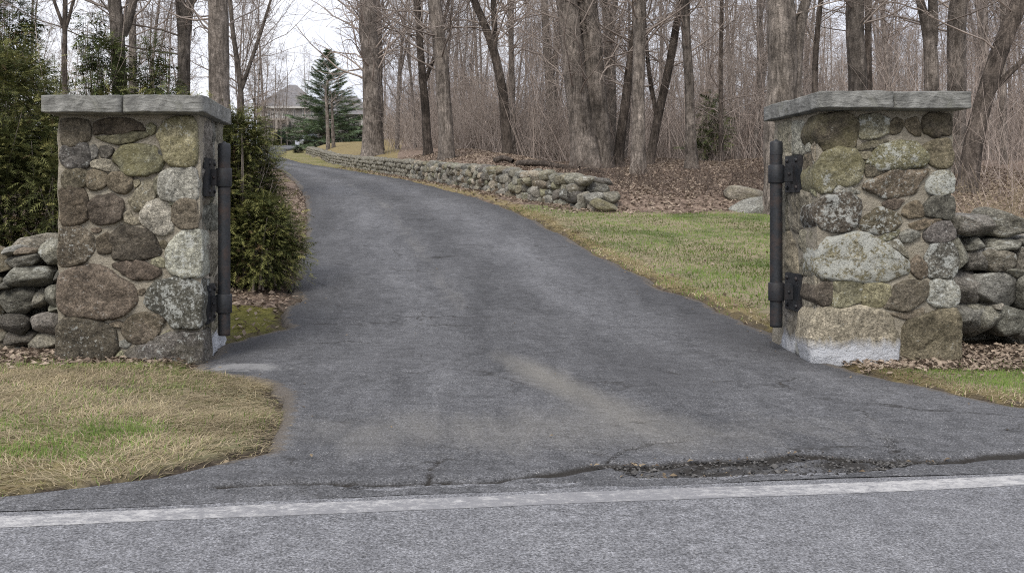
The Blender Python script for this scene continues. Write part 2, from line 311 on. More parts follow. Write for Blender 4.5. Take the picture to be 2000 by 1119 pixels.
def zones(x, y):
    o = outside(x, y); b = behind(x, y); n1 = sn(x, y, 0, 1.6, 5)
    lawn = np.zeros_like(o); dry = lawn.copy(); moss = lawn.copy(); dirt = lawn.copy()
    fl = (x < 0) & (y < 7.0); lawn[fl] = 1
    fr = (x > 2.8) & (y < 7.0); lawn[fr] = np.clip((6.75-y[fr])*2.2+.2+.3*n1[fr], 0, 1)
    rl = (x > edgeR(y)) & (y > 7.6) & (b < 0) & (y < 20); lawn[rl] = np.clip(-b[rl]*1.3+.25*n1[rl], 0, 1); lawn[rl & (x > 7.9)] *= .3
    dry = np.maximum(dry, np.where(rl | fr, np.exp(-(o/.38)**2), 0))
    dry = np.maximum(dry, np.where(fl, .42+.4*n1, 0))
    v = (x > edgeR(y)) & (y > 17) & (b < 0); dry = np.maximum(dry, np.where(v, .75*np.exp(-((o-.25)/.3)**2)+.2*n1, 0)); lawn = np.where(v & (y > 42), 1, lawn); moss = np.where(v & (y > 42), .5, moss)
    dry = np.maximum(dry, np.where((b > 0) & (x < -.5) & (y > 34), .8+.3*n1, 0))
    lb = (x < edgeL(y)) & (y > 7.6) & (y < 9.2) & (x > -2.2); moss = np.maximum(moss, np.where(lb, .6+.3*n1, 0)); dry = np.maximum(dry, np.where(lb, .5, 0))
    rm = (x > 2.6) & (y > 7.7) & (y < 9.4) & (x < 4.2); moss = np.maximum(moss, np.where(rm, .45+.3*n1, 0))
    far = (x < edgeL(y)) & (y > 84); lawn = np.where(far, 1, lawn); moss = np.where(far, .6, moss)
    dirt = np.where((o > -.2) & (o < .14), .55, 0); dirt = np.where(fl & (o > 0), np.maximum(np.exp(-(o/.15)**2)*.85, .5*sstep((sn(x, y, 0, 3, 46)-.2)*2)), dirt)
    # bare soil at the foot of pillars and near walls
    dirt = np.maximum(dirt, np.where((y > 6.45) & (y < 8) & ((x < -1.4) | (x > 3.4)), .5, 0))
    return lawn, dry, moss, dirt
def gheight(x, y):
    o = outside(x, y); s = sstep((o+.05)/.16)
    return height(x, y)-.05-.10*sstep((y-16)/20)*(1-s)+s*(.058+.016*sn(x, y, 0, 2.2, 8)+.012*sn(x, y, 0, 7, 9)+.10*sstep((y-18)/5)*sn(x, y, 0, .8, 11)*np.clip(o/2, 0, 1)+.02*sstep(o/.6))
def GZ(x, y): return float(gheight(np.array([x]), np.array([y]))[0])
def graded(a0, a1, step, outs, g=1.16):
    c = list(np.arange(a0, a1+1e-6, step)); s = step
    while c[-1] < outs[1]: s *= g; c.append(c[-1]+s)
    s = step; lo = []
    x = a0
    while x > outs[0]: s *= g; x -= s; lo.append(x)
    return np.array(lo[::-1]+c)
def grid_mesh(name, xs, ys, zf, attrs=None):
    X, Y = np.meshgrid(xs, ys); x = X.ravel(); y = Y.ravel(); z = zf(x, y)
    i = np.arange(len(x)).reshape(X.shape); Q = np.stack([i[:-1, :-1], i[:-1, 1:], i[1:, 1:], i[1:, :-1]], -1).reshape(-1, 4)
    return x, y, build_mesh(name, np.stack([x, y, z], 1), [Q], True, None, attrs(x, y) if attrs else None)
def zattr(x, y):
    l, d, m_, t = zones(x, y); return {'lawn': l, 'dry': d, 'moss': m_, 'dirt': t}
xs = graded(-5.5, 9.5, .085, (-700, 700), 1.08); ys = np.concatenate([graded(3.2, 20, .09, (-300, 20), 1.07)[:-1], np.arange(20, 60, .45), np.arange(60, 150, 1.), 150+np.cumsum(np.geomspace(1, 60, 50))])
_, _, me = grid_mesh('ground', xs, ys, gheight, zattr); tag(link('ground', me, MG), kind='structure')

# road (rotated frame): t along the line, n across
def rxy(t, n): return .4+t*UX-n*UY, 3.70+t*UY+n*UX
t_ = np.concatenate([np.arange(-120, -5, 2.), np.arange(-5, 7, .06), np.arange(7, 120, 2.)]); n_ = np.concatenate([np.arange(-7.4, -2, .3), np.arange(-2, .261, .06)])
T, N = np.meshgrid(t_, n_); x, y = rxy(T.ravel(), N.ravel()); i = np.arange(T.size).reshape(T.shape)
Q = np.stack([i[:-1, :-1], i[:-1, 1:], i[1:, 1:], i[1:, :-1]], -1).reshape(-1, 4)
jag = np.where(N.ravel() > .2, .03*sn(x, y, 0, 9, 4), 0); x = x-jag*UY; y = y+jag*UX
tag(link('road', build_mesh('road', np.stack([x, y, .003*sn(x, y, 0, 3, 6)+.002], 1), [Q]), MAr), kind='structure')
t_ = np.concatenate([np.arange(-120, -5, 4.), np.arange(-5, 7, .04), np.arange(7, 120, 4.)]); n_ = np.linspace(-.068, .068, 5)
T, N = np.meshgrid(t_, n_); tt = T.ravel(); nn = N.ravel()*(1+.05*sn(tt, 0, 0, 5, 2))+.006*sn(tt, 0, 0, 1.2, 3); x, y = rxy(tt, nn)
i = np.arange(T.size).reshape(T.shape); Q = np.stack([i[:-1, :-1], i[:-1, 1:], i[1:, 1:], i[1:, :-1]], -1).reshape(-1, 4)
wear = .46+.26*np.exp(-((tt-.1)/1.05)**2)+.16*sn(tt, nn*20, 0, 2, 5)+.06*(np.abs(nn) > .055)+.10*(nn < 0)*np.exp(-((tt-.1)/1.2)**2)
tag(link('road_edge_line', build_mesh('road_edge_line', np.stack([x, y, .003*sn(x, y, 0, 3, 6)+.0032], 1), [Q], attrs={'wear': wear}), MP), kind='structure')

# driveway
def seg_dist(x, y, pts):
    d = np.full(x.shape, 9.)
    for (a, b), (c, e) in zip(pts[:-1], pts[1:]):
        L = (c-a)**2+(e-b)**2; t = np.clip(((x-a)*(c-a)+(y-b)*(e-b))/L, 0, 1); d = np.minimum(d, np.hypot(x-a-t*(c-a), y-b-t*(e-b)))
    return d
ys = np.concatenate([np.arange(3.3, 4.7, .016), np.arange(4.75, 9, .06), 9+np.cumsum(np.linspace(.07, 2.4, 105))]); ys = ys[ys < 142]
tt = np.linspace(0, 1, 400)
Yg = np.repeat(ys[:, None], len(tt), 1); Lg = edgeL(ys)[:, None]-.12; Rg = edgeR(ys)[:, None]+.12
Lg = np.where(ys[:, None] < 9, np.maximum(Lg, -6), Lg); Rg = np.minimum(Rg, 9); Xg = Lg+(Rg-Lg)*tt
yl = 3.70+(Xg-.4)*math.tan(UA)+.115/UX+.02*sn(Xg, 0*Xg, 0, 5, 7); Yg = np.maximum(Yg, yl)
x = Xg.ravel(); y = Yg.ravel()
cr1 = [PG(*p) for p in [(420, 952), (560, 946), (640, 945), (720, 948), (850, 946), (940, 945), (1050, 932), (1190, 912), (1260, 914), (1400, 905), (1480, 902), (1550, 890), (1650, 898), (1750, 903), (1850, 905), (1920, 896), (2000, 890), (2150, 884)]]
cr2 = [PG(*p) for p in [(1190, 914), (1250, 934), (1330, 936), (1430, 931), (1560, 926), (1650, 927), (1700, 919), (1790, 906)]]
cr3 = [[PG(*p) for p in q] for q in ([(1190, 912), (1200, 895), (1215, 882), (1268, 866), (1335, 862)], [(1190, 893), (1160, 884), (1110, 880)], [(1750, 902), (1748, 875), (1740, 862), (1690, 842)], [(840, 945), (836, 915), (860, 897)], [(1790, 905), (1780, 890), (1750, 880)], [(640, 945), (700, 956), (800, 953), (900, 950)], [(1050, 946), (1120, 946)])]
hair = [[PG(*p) for p in q] for q in ([(600, 655), (690, 655), (760, 652), (870, 644)], [(760, 735), (830, 732)], [(1190, 830), (1260, 822)], [(1050, 597), (1180, 600), (1240, 602)], [(1130, 615), (1190, 620)], [(1250, 720), (1330, 735)], [(600, 610), (730, 607)], [(930, 585), (1000, 580)])]
jx = x+.022*sn(x, y, 0, 22, 12)+.012*sn(x, y, 0, 60, 14); jy = y+.022*sn(x, y, 0, 22, 13)+.012*sn(x, y, 0, 60, 15)
near = y < 9
crack = np.zeros_like(x); dz = np.zeros_like(x)
xn, yn = jx[near], jy[near]
d1 = seg_dist(xn, yn, cr1); d2 = seg_dist(xn, yn, cr2); w1 = .021*(1.0+.6*sn(x[near], y[near], 0, 6, 5)); w1 = np.maximum(w1*np.clip(.75+.3*(xn+.4), .7, 1.2), .011)
c_ = np.exp(-(d1/w1)**2); c_ = np.maximum(c_, .8*np.exp(-(d2/.014)**2))
for q in cr3: c_ = np.maximum(c_, .8*np.exp(-(seg_dist(xn, yn, q)/.012)**2))
for q in hair: c_ = np.maximum(c_, .5*np.exp(-(seg_dist(xn, yn, q)/.016)**2))
y1 = np.interp(xn, [p[0] for p in cr1], [p[1] for p in cr1]); y2 = np.interp(xn, [p[0] for p in cr2], [p[1] for p in cr2])
inb = (xn > cr2[0][0]) & (xn < cr2[-1][0]) & (yn < y1) & (yn > y2)
c2 = np.where(inb, .42+.35*sn(x[near], y[near], 0, 30, 9), 0); crack[near] = np.maximum(c_, c2)
dz[near] = -.026*c_+np.where(inb, -.010+.012*sn(x[near], y[near], 0, 60, 3), 0)+.010*np.exp(-((d1-.07)/.05)**2)*(yn > y1)
oi = -outside(x, y); dx = (x-(edgeL(y)+edgeR(y))/2)/(edgeR(y)-edgeL(y))
z = height(x, y)+.008+.05*sstep((y-20)/20)+.006*sn(x, y, 0, 2.5, 4)*sstep((road_n(x, y)-.1)/.4)+dz-.0035*np.exp(-((road_n(x, y)-.115)/.06)**2)-.10*sstep((.02-oi)/.10)*(road_n(x, y) > .3)
dust = np.where(y < 9, .85*np.exp(-((x-.95+.25*(y-6))/.20)**2)*np.exp(-((y-6.2)/1.0)**2), 0)+np.where((y > 9) & (y < 30), .28*np.exp(-((dx+.10)/.05)**2), 0)
dust = dust+np.where(y < 7, .48*np.exp(-((y-4.85)/.6)**2)*np.exp(-((x-.6)/2.0)**2), 0)
dark = np.where(y > 6, (.55+.15*sn(x, y, 0, 1.2, 21))*np.exp(-(oi/.38)**2), .25*np.exp(-(oi/.2)**2)*(x > 0))
dark = dark+.58*np.exp(-((x-1.6)/.5)**2)*np.exp(-((y-6.6)/1.2)**2)+.45*np.exp(-((x+.1)/.45)**2)*np.exp(-((y-7.2)/1.3)**2)+.5*np.exp(-((x-2.5)/.35)**2)*np.exp(-((y-7.9)/.9)**2)+.65*np.exp(-((x+1.2)/.4)**2)*np.exp(-((y-7.55)/.28)**2)+.35*np.exp(-((x+.25)/.7)**2)*np.exp(-((y-4.08)/.13)**2)
dark = dark+.28*np.exp(-((road_n(x, y)-.42)/.14)**2)*(.6+.5*sn(x, y, 0, 2.4, 17))*(x < 2.6)
grit = np.where(y > 4.2, np.exp(-(oi/.09)**2), 0)*(road_n(x, y) > .3)+.35*crack*near
track = np.exp(-((dx-.22)/.13)**2)+np.exp(-((dx+.20)/.13)**2)
track = np.where(y > 9, track, track*sstep((y-5)/4)+.75*(1-sstep((y-5)/4)))
patch = np.exp(-(((x+1.12)/.34)**2+((y-6.62)/.17)**2)**2)*.9
i = np.arange(x.size).reshape(Xg.shape); Q = np.stack([i[:-1, :-1], i[:-1, 1:], i[1:, 1:], i[1:, :-1]], -1).reshape(-1, 4)
area = np.abs((x[Q[:, 2]]-x[Q[:, 0]])*(y[Q[:, 3]]-y[Q[:, 1]])-(x[Q[:, 3]]-x[Q[:, 1]])*(y[Q[:, 2]]-y[Q[:, 0]])); Q = Q[area > 1e-5]
tag(link('driveway', build_mesh('driveway', np.stack([x, y, z], 1), [Q], attrs={'crack': crack, 'dust': dust, 'dark': dark, 'patch': patch, 'grit': grit, 'track': track}), MAd), kind='structure')

# ---------------------------------------------------------------- stones
PAL = {'b': (.115, .095, .070), 'd': (.082, .067, .051), 'g': (.155, .145, .124), 't': (.205, .182, .142), 'l': (.25, .235, .195), 'o': (.150, .138, .098), 'y': (.19, .175, .118), 'k': (.088, .082, .072)}
def paint_stone(o, c, wl=.3, yl=0., lime=0., grain=1.):
    k = random.uniform(1.0, 1.42); p = PAL[c]; o.color = (p[0]*k*random.uniform(.94, 1.03), p[1]*k, p[2]*k*random.uniform(.94, 1.06), 1)
    o['white_lichen'] = float(wl); o['yellow_lichen'] = float(yl); o['lime'] = float(lime); o['grain'] = float(grain)
def chaikin(p, n=2):
    p = np.asarray(p, float)
    for _ in range(n):
        q = np.roll(p, -1, 0); p = np.stack([.75*p+.25*q, .25*p+.75*q], 1).reshape(-1, 2)
    return p
def resample(p, n):
    q = np.vstack([p, p[:1]]); s = np.concatenate([[0], np.cumsum(np.linalg.norm(np.diff(q, axis=0), axis=1))]); t = np.linspace(0, s[-1], n, endpoint=False)
    return np.stack([np.interp(t, s, q[:, 0]), np.interp(t, s, q[:, 1])], 1)
def face_stone(poly, O, U, V, Nn, parent, c, wl=.3, yl=0., lime=0., back=.10, proud=None, seed=0, rough=1.0):
    """a stone whose visible outline is poly (metres in the face's u, v); real depth behind and a domed front"""
    p0_ = np.asarray(poly, float); q0_ = np.roll(p0_, -1, 0); p = resample(np.stack([.90*p0_+.10*q0_, .10*p0_+.90*q0_], 1).reshape(-1, 2), 44); ctr = p.mean(0)
    sz = math.sqrt(abs(np.sum(p[:, 0]*np.roll(p[:, 1], -1)-np.roll(p[:, 0], -1)*p[:, 1]))/2)
    grow_ = min(.021, .10*sz); dv_ = p-ctr; p = p+dv_/np.linalg.norm(dv_, axis=1)[:, None]*grow_
    if proud is None: proud = min(.046, .012+.12*sz)
    rings = [(1.0, -back), (1.01, -.3*proud), (1.0, .30*proud), (.975, .62*proud), (.93, .84*proud), (.82, .95*proud), (.62, 1.0*proud), (.38, 1.0*proud), (.16, 1.0*proud)]
    vs = []
    for s, h in rings:
        q = ctr+(p-ctr)*s; vs.append(np.column_stack([q, np.full(len(q), h)]))
    vs.append(np.array([[ctr[0], ctr[1], proud]])); L = np.concatenate(vs)
    amp = rough*min(.024, .12*sz)
    d = amp*(.8*sn(L[:, 0], L[:, 1], L[:, 2], 8+1.2/sz, seed, 2)+.55*np.abs(sn(L[:, 0], L[:, 1], L[:, 2], 30, seed+3))+.3*sn(L[:, 0], L[:, 1], L[:, 2], 75, seed+7)-.3); L[:, 2] += d*(L[:, 2] > -back+.001)
    L[:, 0] += .55*amp*sn(L[:, 0], L[:, 1], L[:, 2], 30, seed+5); L[:, 1] += .55*amp*sn(L[:, 0], L[:, 1], L[:, 2], 30, seed+6)
    O, U, V, Nn = map(np.array, (O, U, V, Nn)); c3 = O+ctr[0]*U+ctr[1]*V
    Wd = O+L[:, :1]*U+L[:, 1:2]*V+L[:, 2:]*Nn-c3
    n = 44; k = len(rings); i = np.arange(n*k).reshape(k, n)
    Q = np.stack([i[:-1], np.roll(i[:-1], -1, 1), np.roll(i[1:], -1, 1), i[1:]], -1).reshape(-1, 4)
    Tt = np.stack([i[-1], np.roll(i[-1], -1), np.full(n, n*k)], 1)
    if np.dot(np.cross(U, V), Nn)*np.sum(p[:, 0]*np.roll(p[:, 1], -1)-np.roll(p[:, 0], -1)*p[:, 1]) < 0: Q = Q[:, ::-1]; Tt = Tt[:, ::-1]
    o = link('stone', build_mesh('stone', Wd, [Q, Tt]), MS, parent, tuple(c3-np.array(parent.location))); paint_stone(o, c, wl, yl, lime); return o
def cubesphere(n):
    g = np.linspace(-1, 1, n+1); V = []; Fq = []
    for ax in range(3):
        for sgn in (-1, 1):
            A, B = np.meshgrid(g, g); P = np.zeros((n+1, n+1, 3)); P[..., ax] = sgn; P[..., (ax+1) % 3] = A*sgn; P[..., (ax+2) % 3] = B
            b = sum(len(v) for v in V); V.append(P.reshape(-1, 3)); i = np.arange((n+1)**2).reshape(n+1, n+1)+b
            Fq.append(np.stack([i[:-1, :-1], i[:-1, 1:], i[1:, 1:], i[1:, :-1]], -1).reshape(-1, 4))
    V = np.concatenate(V); Fq = np.concatenate(Fq); key = np.round(V*1e4).astype(int); u, inv = np.unique(key, axis=0, return_inverse=True)
    W_ = np.zeros((len(u), 3)); W_[inv.ravel()] = V; return W_, inv.ravel()[Fq]
def rock_verts(n, seed, k=4.2, amp=.17):
    V, Q = cubesphere(n); V = V/np.power(np.sum(np.abs(V)**k, 1), 1/k)[:, None]
    d = 1+amp*sn(V[:, 0], V[:, 1], V[:, 2], 1.7, seed)+amp*.45*sn(V[:, 0], V[:, 1], V[:, 2], 5, seed+9)+amp*.16*sn(V[:, 0], V[:, 1], V[:, 2], 12, seed+4)
    V = V*d[:, None]; cut = norm(np.random.default_rng(seed).normal(size=(6, 3)))
    for c in cut:
        h = V@c; V = V-np.maximum(h-.78, 0)[:, None]*c*.85
    return V, Q
ROCKS = []; ROCKLO = []; ROUND = []
for s_ in range(14):
    V, Q = rock_verts(11, s_*3+1); ROCKS.append(build_mesh('stone', V, [Q])); ROCKS[-1].materials.append(MS); ROCKLO.append(rock_verts(3, s_*3+1, 3.0, .15)); V, Q = rock_verts(11, s_*3+2, 2.8, .13); ROUND.append(build_mesh('stone', V, [Q])); ROUND[-1].materials.append(MS)
def rock(parent, x, y, z, sx, sy, sz, rot=(0, 0, 0), c='g', wl=.3, yl=0., k=None, name='stone', lib=None):
    o = link(name, (lib or ROCKS)[random.randrange(14) if k is None else k], None, parent); o.location = (x, y, z)
    if parent is not None: o.location = Vector((x, y, z))-Vector(parent.location)
    o.scale = (sx/2, sy/2, sz/2); o.rotation_euler = rot; paint_stone(o, c, wl, yl, 0., (sx+sz)*.25); return o

# traced outlines, measured on enlargements of the photograph: (enlargement, colour, white lichen, yellow lichen, lime, points)
ZA = (4.303, 90, 220); ZB = (3.997, 90, 460); ZC = (4.145, 1490, 200); ZD = (3.9975, 1490, 440)
LEFT = [
 (ZA,'b',.25,0,0,[(118,70),(220,62),(335,78),(358,130),(356,225),(300,255),(210,268),(130,250),(115,160)]),
 (ZA,'d',.1,0,0,[(395,85),(480,60),(720,55),(790,90),(825,150),(700,150),(620,165),(520,180),(395,180)]),
 (ZA,'o',.3,.4,0,[(400,200),(520,192),(640,178),(720,162),(830,160),(852,185),(830,205),(720,245),(590,260),(470,235)]),
 (ZA,'o',.5,.6,0,[(835,105),(880,85),(918,120),(910,170),(875,190),(845,160)]),
 (ZA,'y',.45,.95,0,[(1000,85),(1060,55),(1225,62),(1250,120),(1252,410),(1215,438),(1060,435),(1005,405),(965,260),(940,200),(950,140)]),
 (ZA,'k',.45,0,0,[(125,300),(180,272),(330,275),(360,340),(358,420),(330,452),(200,458),(140,430),(120,370)]),
 (ZA,'g',.2,0,0,[(345,290),(400,272),(428,310),(420,365),(385,390),(362,370),(354,330)]),
 (ZA,'k',.2,0,0,[(450,285),(500,278),(560,305),(545,350),(505,382),(460,375),(440,330)]),
 (ZA,'o',.3,1.,0,[(580,350),(640,285),(760,272),(900,285),(930,320),(965,380),(970,430),(940,480),(830,522),(740,518),(650,490),(570,410)]),
 (ZA,'k',.2,0,0,[(935,315),(985,315),(990,360),(960,385),(940,360)]),
 (ZA,'t',.3,0,0,[(370,420),(420,400),(540,405),(560,440),(640,485),(560,495),(440,475),(390,460)]),
 (ZA,'b',.4,.1,0,[(128,520),(170,475),(290,470),(338,500),(336,590),(318,620),(230,640),(150,630),(125,580)]),
 (ZA,'b',.4,.1,0,[(347,510),(400,485),(490,505),(508,560),(490,610),(420,642),(350,640),(340,600)]),
 (ZA,'b',.15,0,0,[(518,540),(560,505),(690,520),(718,570),(712,640),(660,672),(570,665),(520,620)]),
 (ZA,'d',.25,0,0,[(130,680),(190,640),(310,655),(330,710),(335,890),(300,915),(220,938),(150,938),(128,880)]),
 (ZA,'d',.25,0,0,[(360,770),(440,705),(540,695),(610,740),(635,800),(620,880),(560,920),(440,925),(365,905),(345,840)]),
 (ZA,'l',.4,.1,0,[(975,520),(1050,470),(1220,465),(1255,500),(1260,700),(1230,725),(1080,735),(980,715),(955,660),(960,580)]),
 (ZA,'o',.3,.3,0,[(905,560),(965,500),(985,515),(955,580),(945,700),(920,680),(905,620)]),
 (ZA,'t',.5,.1,0,[(800,590),(870,560),(900,600),(905,690),(905,735),(840,755),(800,815),(740,820),(710,790),(690,740),(750,690),(780,640)]),
 (ZA,'l',.3,0,0,[(805,840),(860,762),(1000,745),(1030,830),(1055,930),(1058,990),(1000,1018),(900,995),(820,930),(790,885)]),
 (ZA,'b',.15,0,0,[(1080,770),(1150,742),(1255,745),(1264,960),(1200,970),(1100,955),(1062,900),(1060,820)]),
 (ZA,'t',.3,.2,0,[(640,850),(690,820),(720,880),(780,890),(790,935),(720,945),(650,910)]),
 (ZA,'o',.2,.1,0,[(730,570),(780,565),(785,600),(740,640)]),
 (ZA,'o',.2,.1,0,[(1010,748),(1085,748),(1060,780),(1020,780)]),
 (ZA,'b',.1,0,0,[(370,975),(450,970),(455,995),(420,1012),(385,1005)]),
 (ZB,'b',.6,0,0,[(112,-30),(139,-67),(251,-63),(330,0),(365,30),(360,110),(300,205),(215,225),(112,240),(105,120)]),
 (ZB,'d',.1,0,0,[(395,20),(470,-20),(496,0),(500,130),(450,142),(395,135)]),
 (ZB,'d',.2,0,0,[(505,10),(595,-60),(780,-30),(830,30),(885,130),(870,165),(760,170),(620,182),(520,180),(510,150),(535,100)]),
 (ZB,'b',.1,.3,0,[(880,55),(915,35),(945,70),(930,105),(895,100)]),
 (ZB,'l',.75,0,0,[(935,120),(985,40),(1050,-16),(1190,-21),(1202,60),(1210,290),(1160,315),(1060,320),(980,290),(945,220)]),
 (ZB,'d',.2,0,0,[(510,225),(600,205),(720,200),(800,230),(875,262),(870,310),(810,345),(700,330),(600,295),(530,260)]),
 (ZB,'o',.2,.3,0,[(820,195),(890,170),(930,215),(920,250),(885,250),(820,228)]),
 (ZB,'b',.35,0,0,[(105,320),(200,270),(380,238),(470,265),(540,320),(640,380),(690,470),(690,520),(620,600),(520,645),(400,645),(300,620),(150,610),(100,560),(92,440)]),
 (ZB,'k',.75,.1,0,[(790,440),(860,365),(1000,350),(1200,355),(1208,500),(1205,700),(1110,718),(1010,710),(950,660),(930,610),(820,580),(775,520)]),
 (ZB,'b',.1,0,0,[(710,430),(760,415),(772,440),(740,470),(715,460)]),
 (ZB,'d',.5,0,0,[(85,740),(150,655),(260,635),(340,670),(440,690),(510,750),(550,860),(540,910),(430,990),(330,1030),(140,1030),(75,1000)]),
 (ZB,'b',.35,.2,0,[(590,720),(650,650),(760,615),(860,620),(915,680),(880,740),(800,830),(700,830),(600,770)]),
 (ZB,'b',.1,0,0,[(490,690),(560,670),(595,690),(580,720),(500,710)]),
 (ZB,'g',.4,.1,0,[(570,830),(640,810),(660,850),(620,880),(570,870)]),
 (ZB,'k',.5,.2,0,[(615,930),(680,880),(830,815),(960,775),(1205,755),(1220,860),(1220,1090),(1060,1090),(900,1070),(680,1050)]),
 (ZB,'o',.3,.3,0,[(830,825),(950,735),(965,758),(915,795),(850,815)]),
 (ZB,'o',.2,.3,0,[(545,930),(590,900),(605,950),(600,1010),(560,1010)]),
]
RIGHT = [
 (ZC,'d',.15,.55,0,[(447,200),(480,110),(600,95),(740,110),(770,170),(765,290),(740,350),(690,365),(500,380),(462,310),(443,260)]),
 (ZC,'t',.6,.4,0,[(800,120),(900,110),(1040,130),(1020,190),(1000,240),(930,265),(830,290),(790,280),(790,180)]),
 (ZC,'b',.1,.1,0,[(1035,178),(1090,120),(1150,150),(1150,190),(1110,240),(1015,265),(1010,220)]),
 (ZC,'b',.2,.1,0,[(1170,140),(1260,120),(1285,190),(1290,270),(1250,270),(1200,230),(1160,190)]),
 (ZC,'d',.1,.2,0,[(1310,130),(1370,90),(1520,95),(1528,180),(1520,260),(1390,268),(1320,240),(1302,190)]),
 (ZC,'o',.2,.6,0,[(750,375),(840,320),(1000,300),(1030,320),(900,370),(800,388)]),
 (ZC,'t',.3,.3,0,[(770,410),(880,400),(890,435),(850,462),(790,445)]),
 (ZC,'y',.75,.6,0,[(900,430),(950,350),(1070,328),(1230,318),(1290,370),(1320,480),(1300,525),(1180,520),(1060,530),(960,545),(910,510),(860,480)]),
 (ZC,'b',.1,.25,0,[(1320,400),(1350,340),(1430,305),(1530,300),(1530,500),(1430,530),(1380,510),(1330,450)]),
 (ZC,'o',.5,.8,0,[(446,560),(520,400),(620,385),(750,395),(800,500),(800,600),(760,650),(700,665),(600,655),(550,725),(480,728),(446,640)]),
 (ZC,'b',.4,.1,0,[(835,520),(880,495),(950,545),(990,572),(930,600),(850,605)]),
 (ZC,'b',.65,.2,0,[(850,640),(960,605),(1060,562),(1170,545),(1340,550),(1320,600),(1250,660),(1245,730),(1120,760),(1000,765),(930,730),(820,690)]),
 (ZC,'l',.9,0,0,[(1350,640),(1400,580),(1500,558),(1545,600),(1550,720),(1460,745),(1370,735),(1335,690)]),
 (ZC,'l',.8,.2,0,[(565,705),(610,665),(700,682),(800,712),(790,740),(680,730),(600,735)]),
 (ZC,'d',.8,0,0,[(444,880),(500,775),(600,745),(720,748),(785,800),(790,880),(750,990),(700,1030),(560,1040),(480,1020),(440,950)]),
 (ZC,'d',.3,0,0,[(980,810),(1050,785),(1155,790),(1110,850),(1060,865),(1000,850)]),
 (ZC,'b',.3,.1,0,[(1160,850),(1260,800),(1310,860),(1310,920),(1200,940),(1140,900)]),
 (ZC,'k',.3,0,0,[(1320,830),(1380,775),(1548,765),(1552,900),(1520,930),(1360,925),(1325,890)]),
 (ZC,'b',.75,.2,0,[(780,980),(850,920),(940,870),(1040,870),(1120,920),(1140,970),(1060,1040),(900,1055),(810,1030)]),
 (ZC,'b',.3,.2,0,[(1200,990),(1320,950),(1480,945),(1330,1015),(1280,1040),(1220,1030)]),
 (ZD,'k',.45,0,0,[(1275,60),(1350,-10),(1466,-28),(1502,40),(1497,115),(1380,128),(1300,125),(1270,95)]),
 (ZD,'o',.6,.3,0,[(910,100),(1000,50),(1085,38),(1060,90),(1000,120),(930,120)]),
 (ZD,'g',.5,.1,0,[(1075,70),(1150,30),(1220,50),(1230,90),(1160,130),(1100,130)]),
 (ZD,'o',1.0,.7,0,[(438,280),(470,160),(540,85),(700,75),(840,85),(920,130),(1060,215),(1155,295),(1150,380),(1060,400),(960,430),(800,445),(700,410),(560,420),(470,415),(438,360)]),
 (ZD,'g',.6,.3,0,[(980,130),(1060,112),(1130,200),(1150,260),(1080,215),(1000,165)]),
 (ZD,'b',.35,.1,0,[(1170,305),(1220,240),(1280,300),(1285,400),(1230,425),(1170,370)]),
 (ZD,'k',.85,0,0,[(1295,250),(1330,170),(1470,138),(1512,200),(1518,360),(1470,405),(1340,410),(1300,370)]),
 (ZD,'d',.2,0,0,[(422,500),(520,425),(545,440),(535,615),(480,640),(413,570)]),
 (ZD,'o',.4,.6,0,[(552,560),(558,450),(640,430),(760,450),(778,540),(750,605),(640,625),(562,635)]),
 (ZD,'y',.4,.5,0,[(785,560),(795,470),(900,460),(995,480),(995,560),(930,635),(840,640),(780,610)]),
 (ZD,'b',.4,.1,0,[(1010,545),(1040,480),(1150,440),(1280,450),(1285,560),(1200,620),(1130,660),(960,642),(965,605)]),
 (ZD,'l',.85,0,0,[(1295,500),(1330,440),(1490,430),(1527,490),(1524,600),(1480,635),(1350,635),(1300,590)]),
 (ZD,'t',.3,.15,1,[(398,760),(440,675),(500,645),(640,652),(820,645),(960,692),(1010,722),(1022,840),(1052,850),(1050,1080),(760,1110),(540,1120),(420,1090),(383,900)]),
 (ZD,'b',.3,.1,0,[(1090,1000),(1110,800),(1180,742),(1260,732),(1380,662),(1502,652),(1543,720),(1550,1050),(1400,1080),(1160,1070)]),
 (ZD,'t',.2,.3,0,[(1062,860),(1088,860),(1082,1000),(1065,1030)]),
 (ZD,'b',.3,.2,0,[(970,682),(1100,690),(1255,645),(1262,690),(1180,730),(1100,728),(1030,710)]),
]
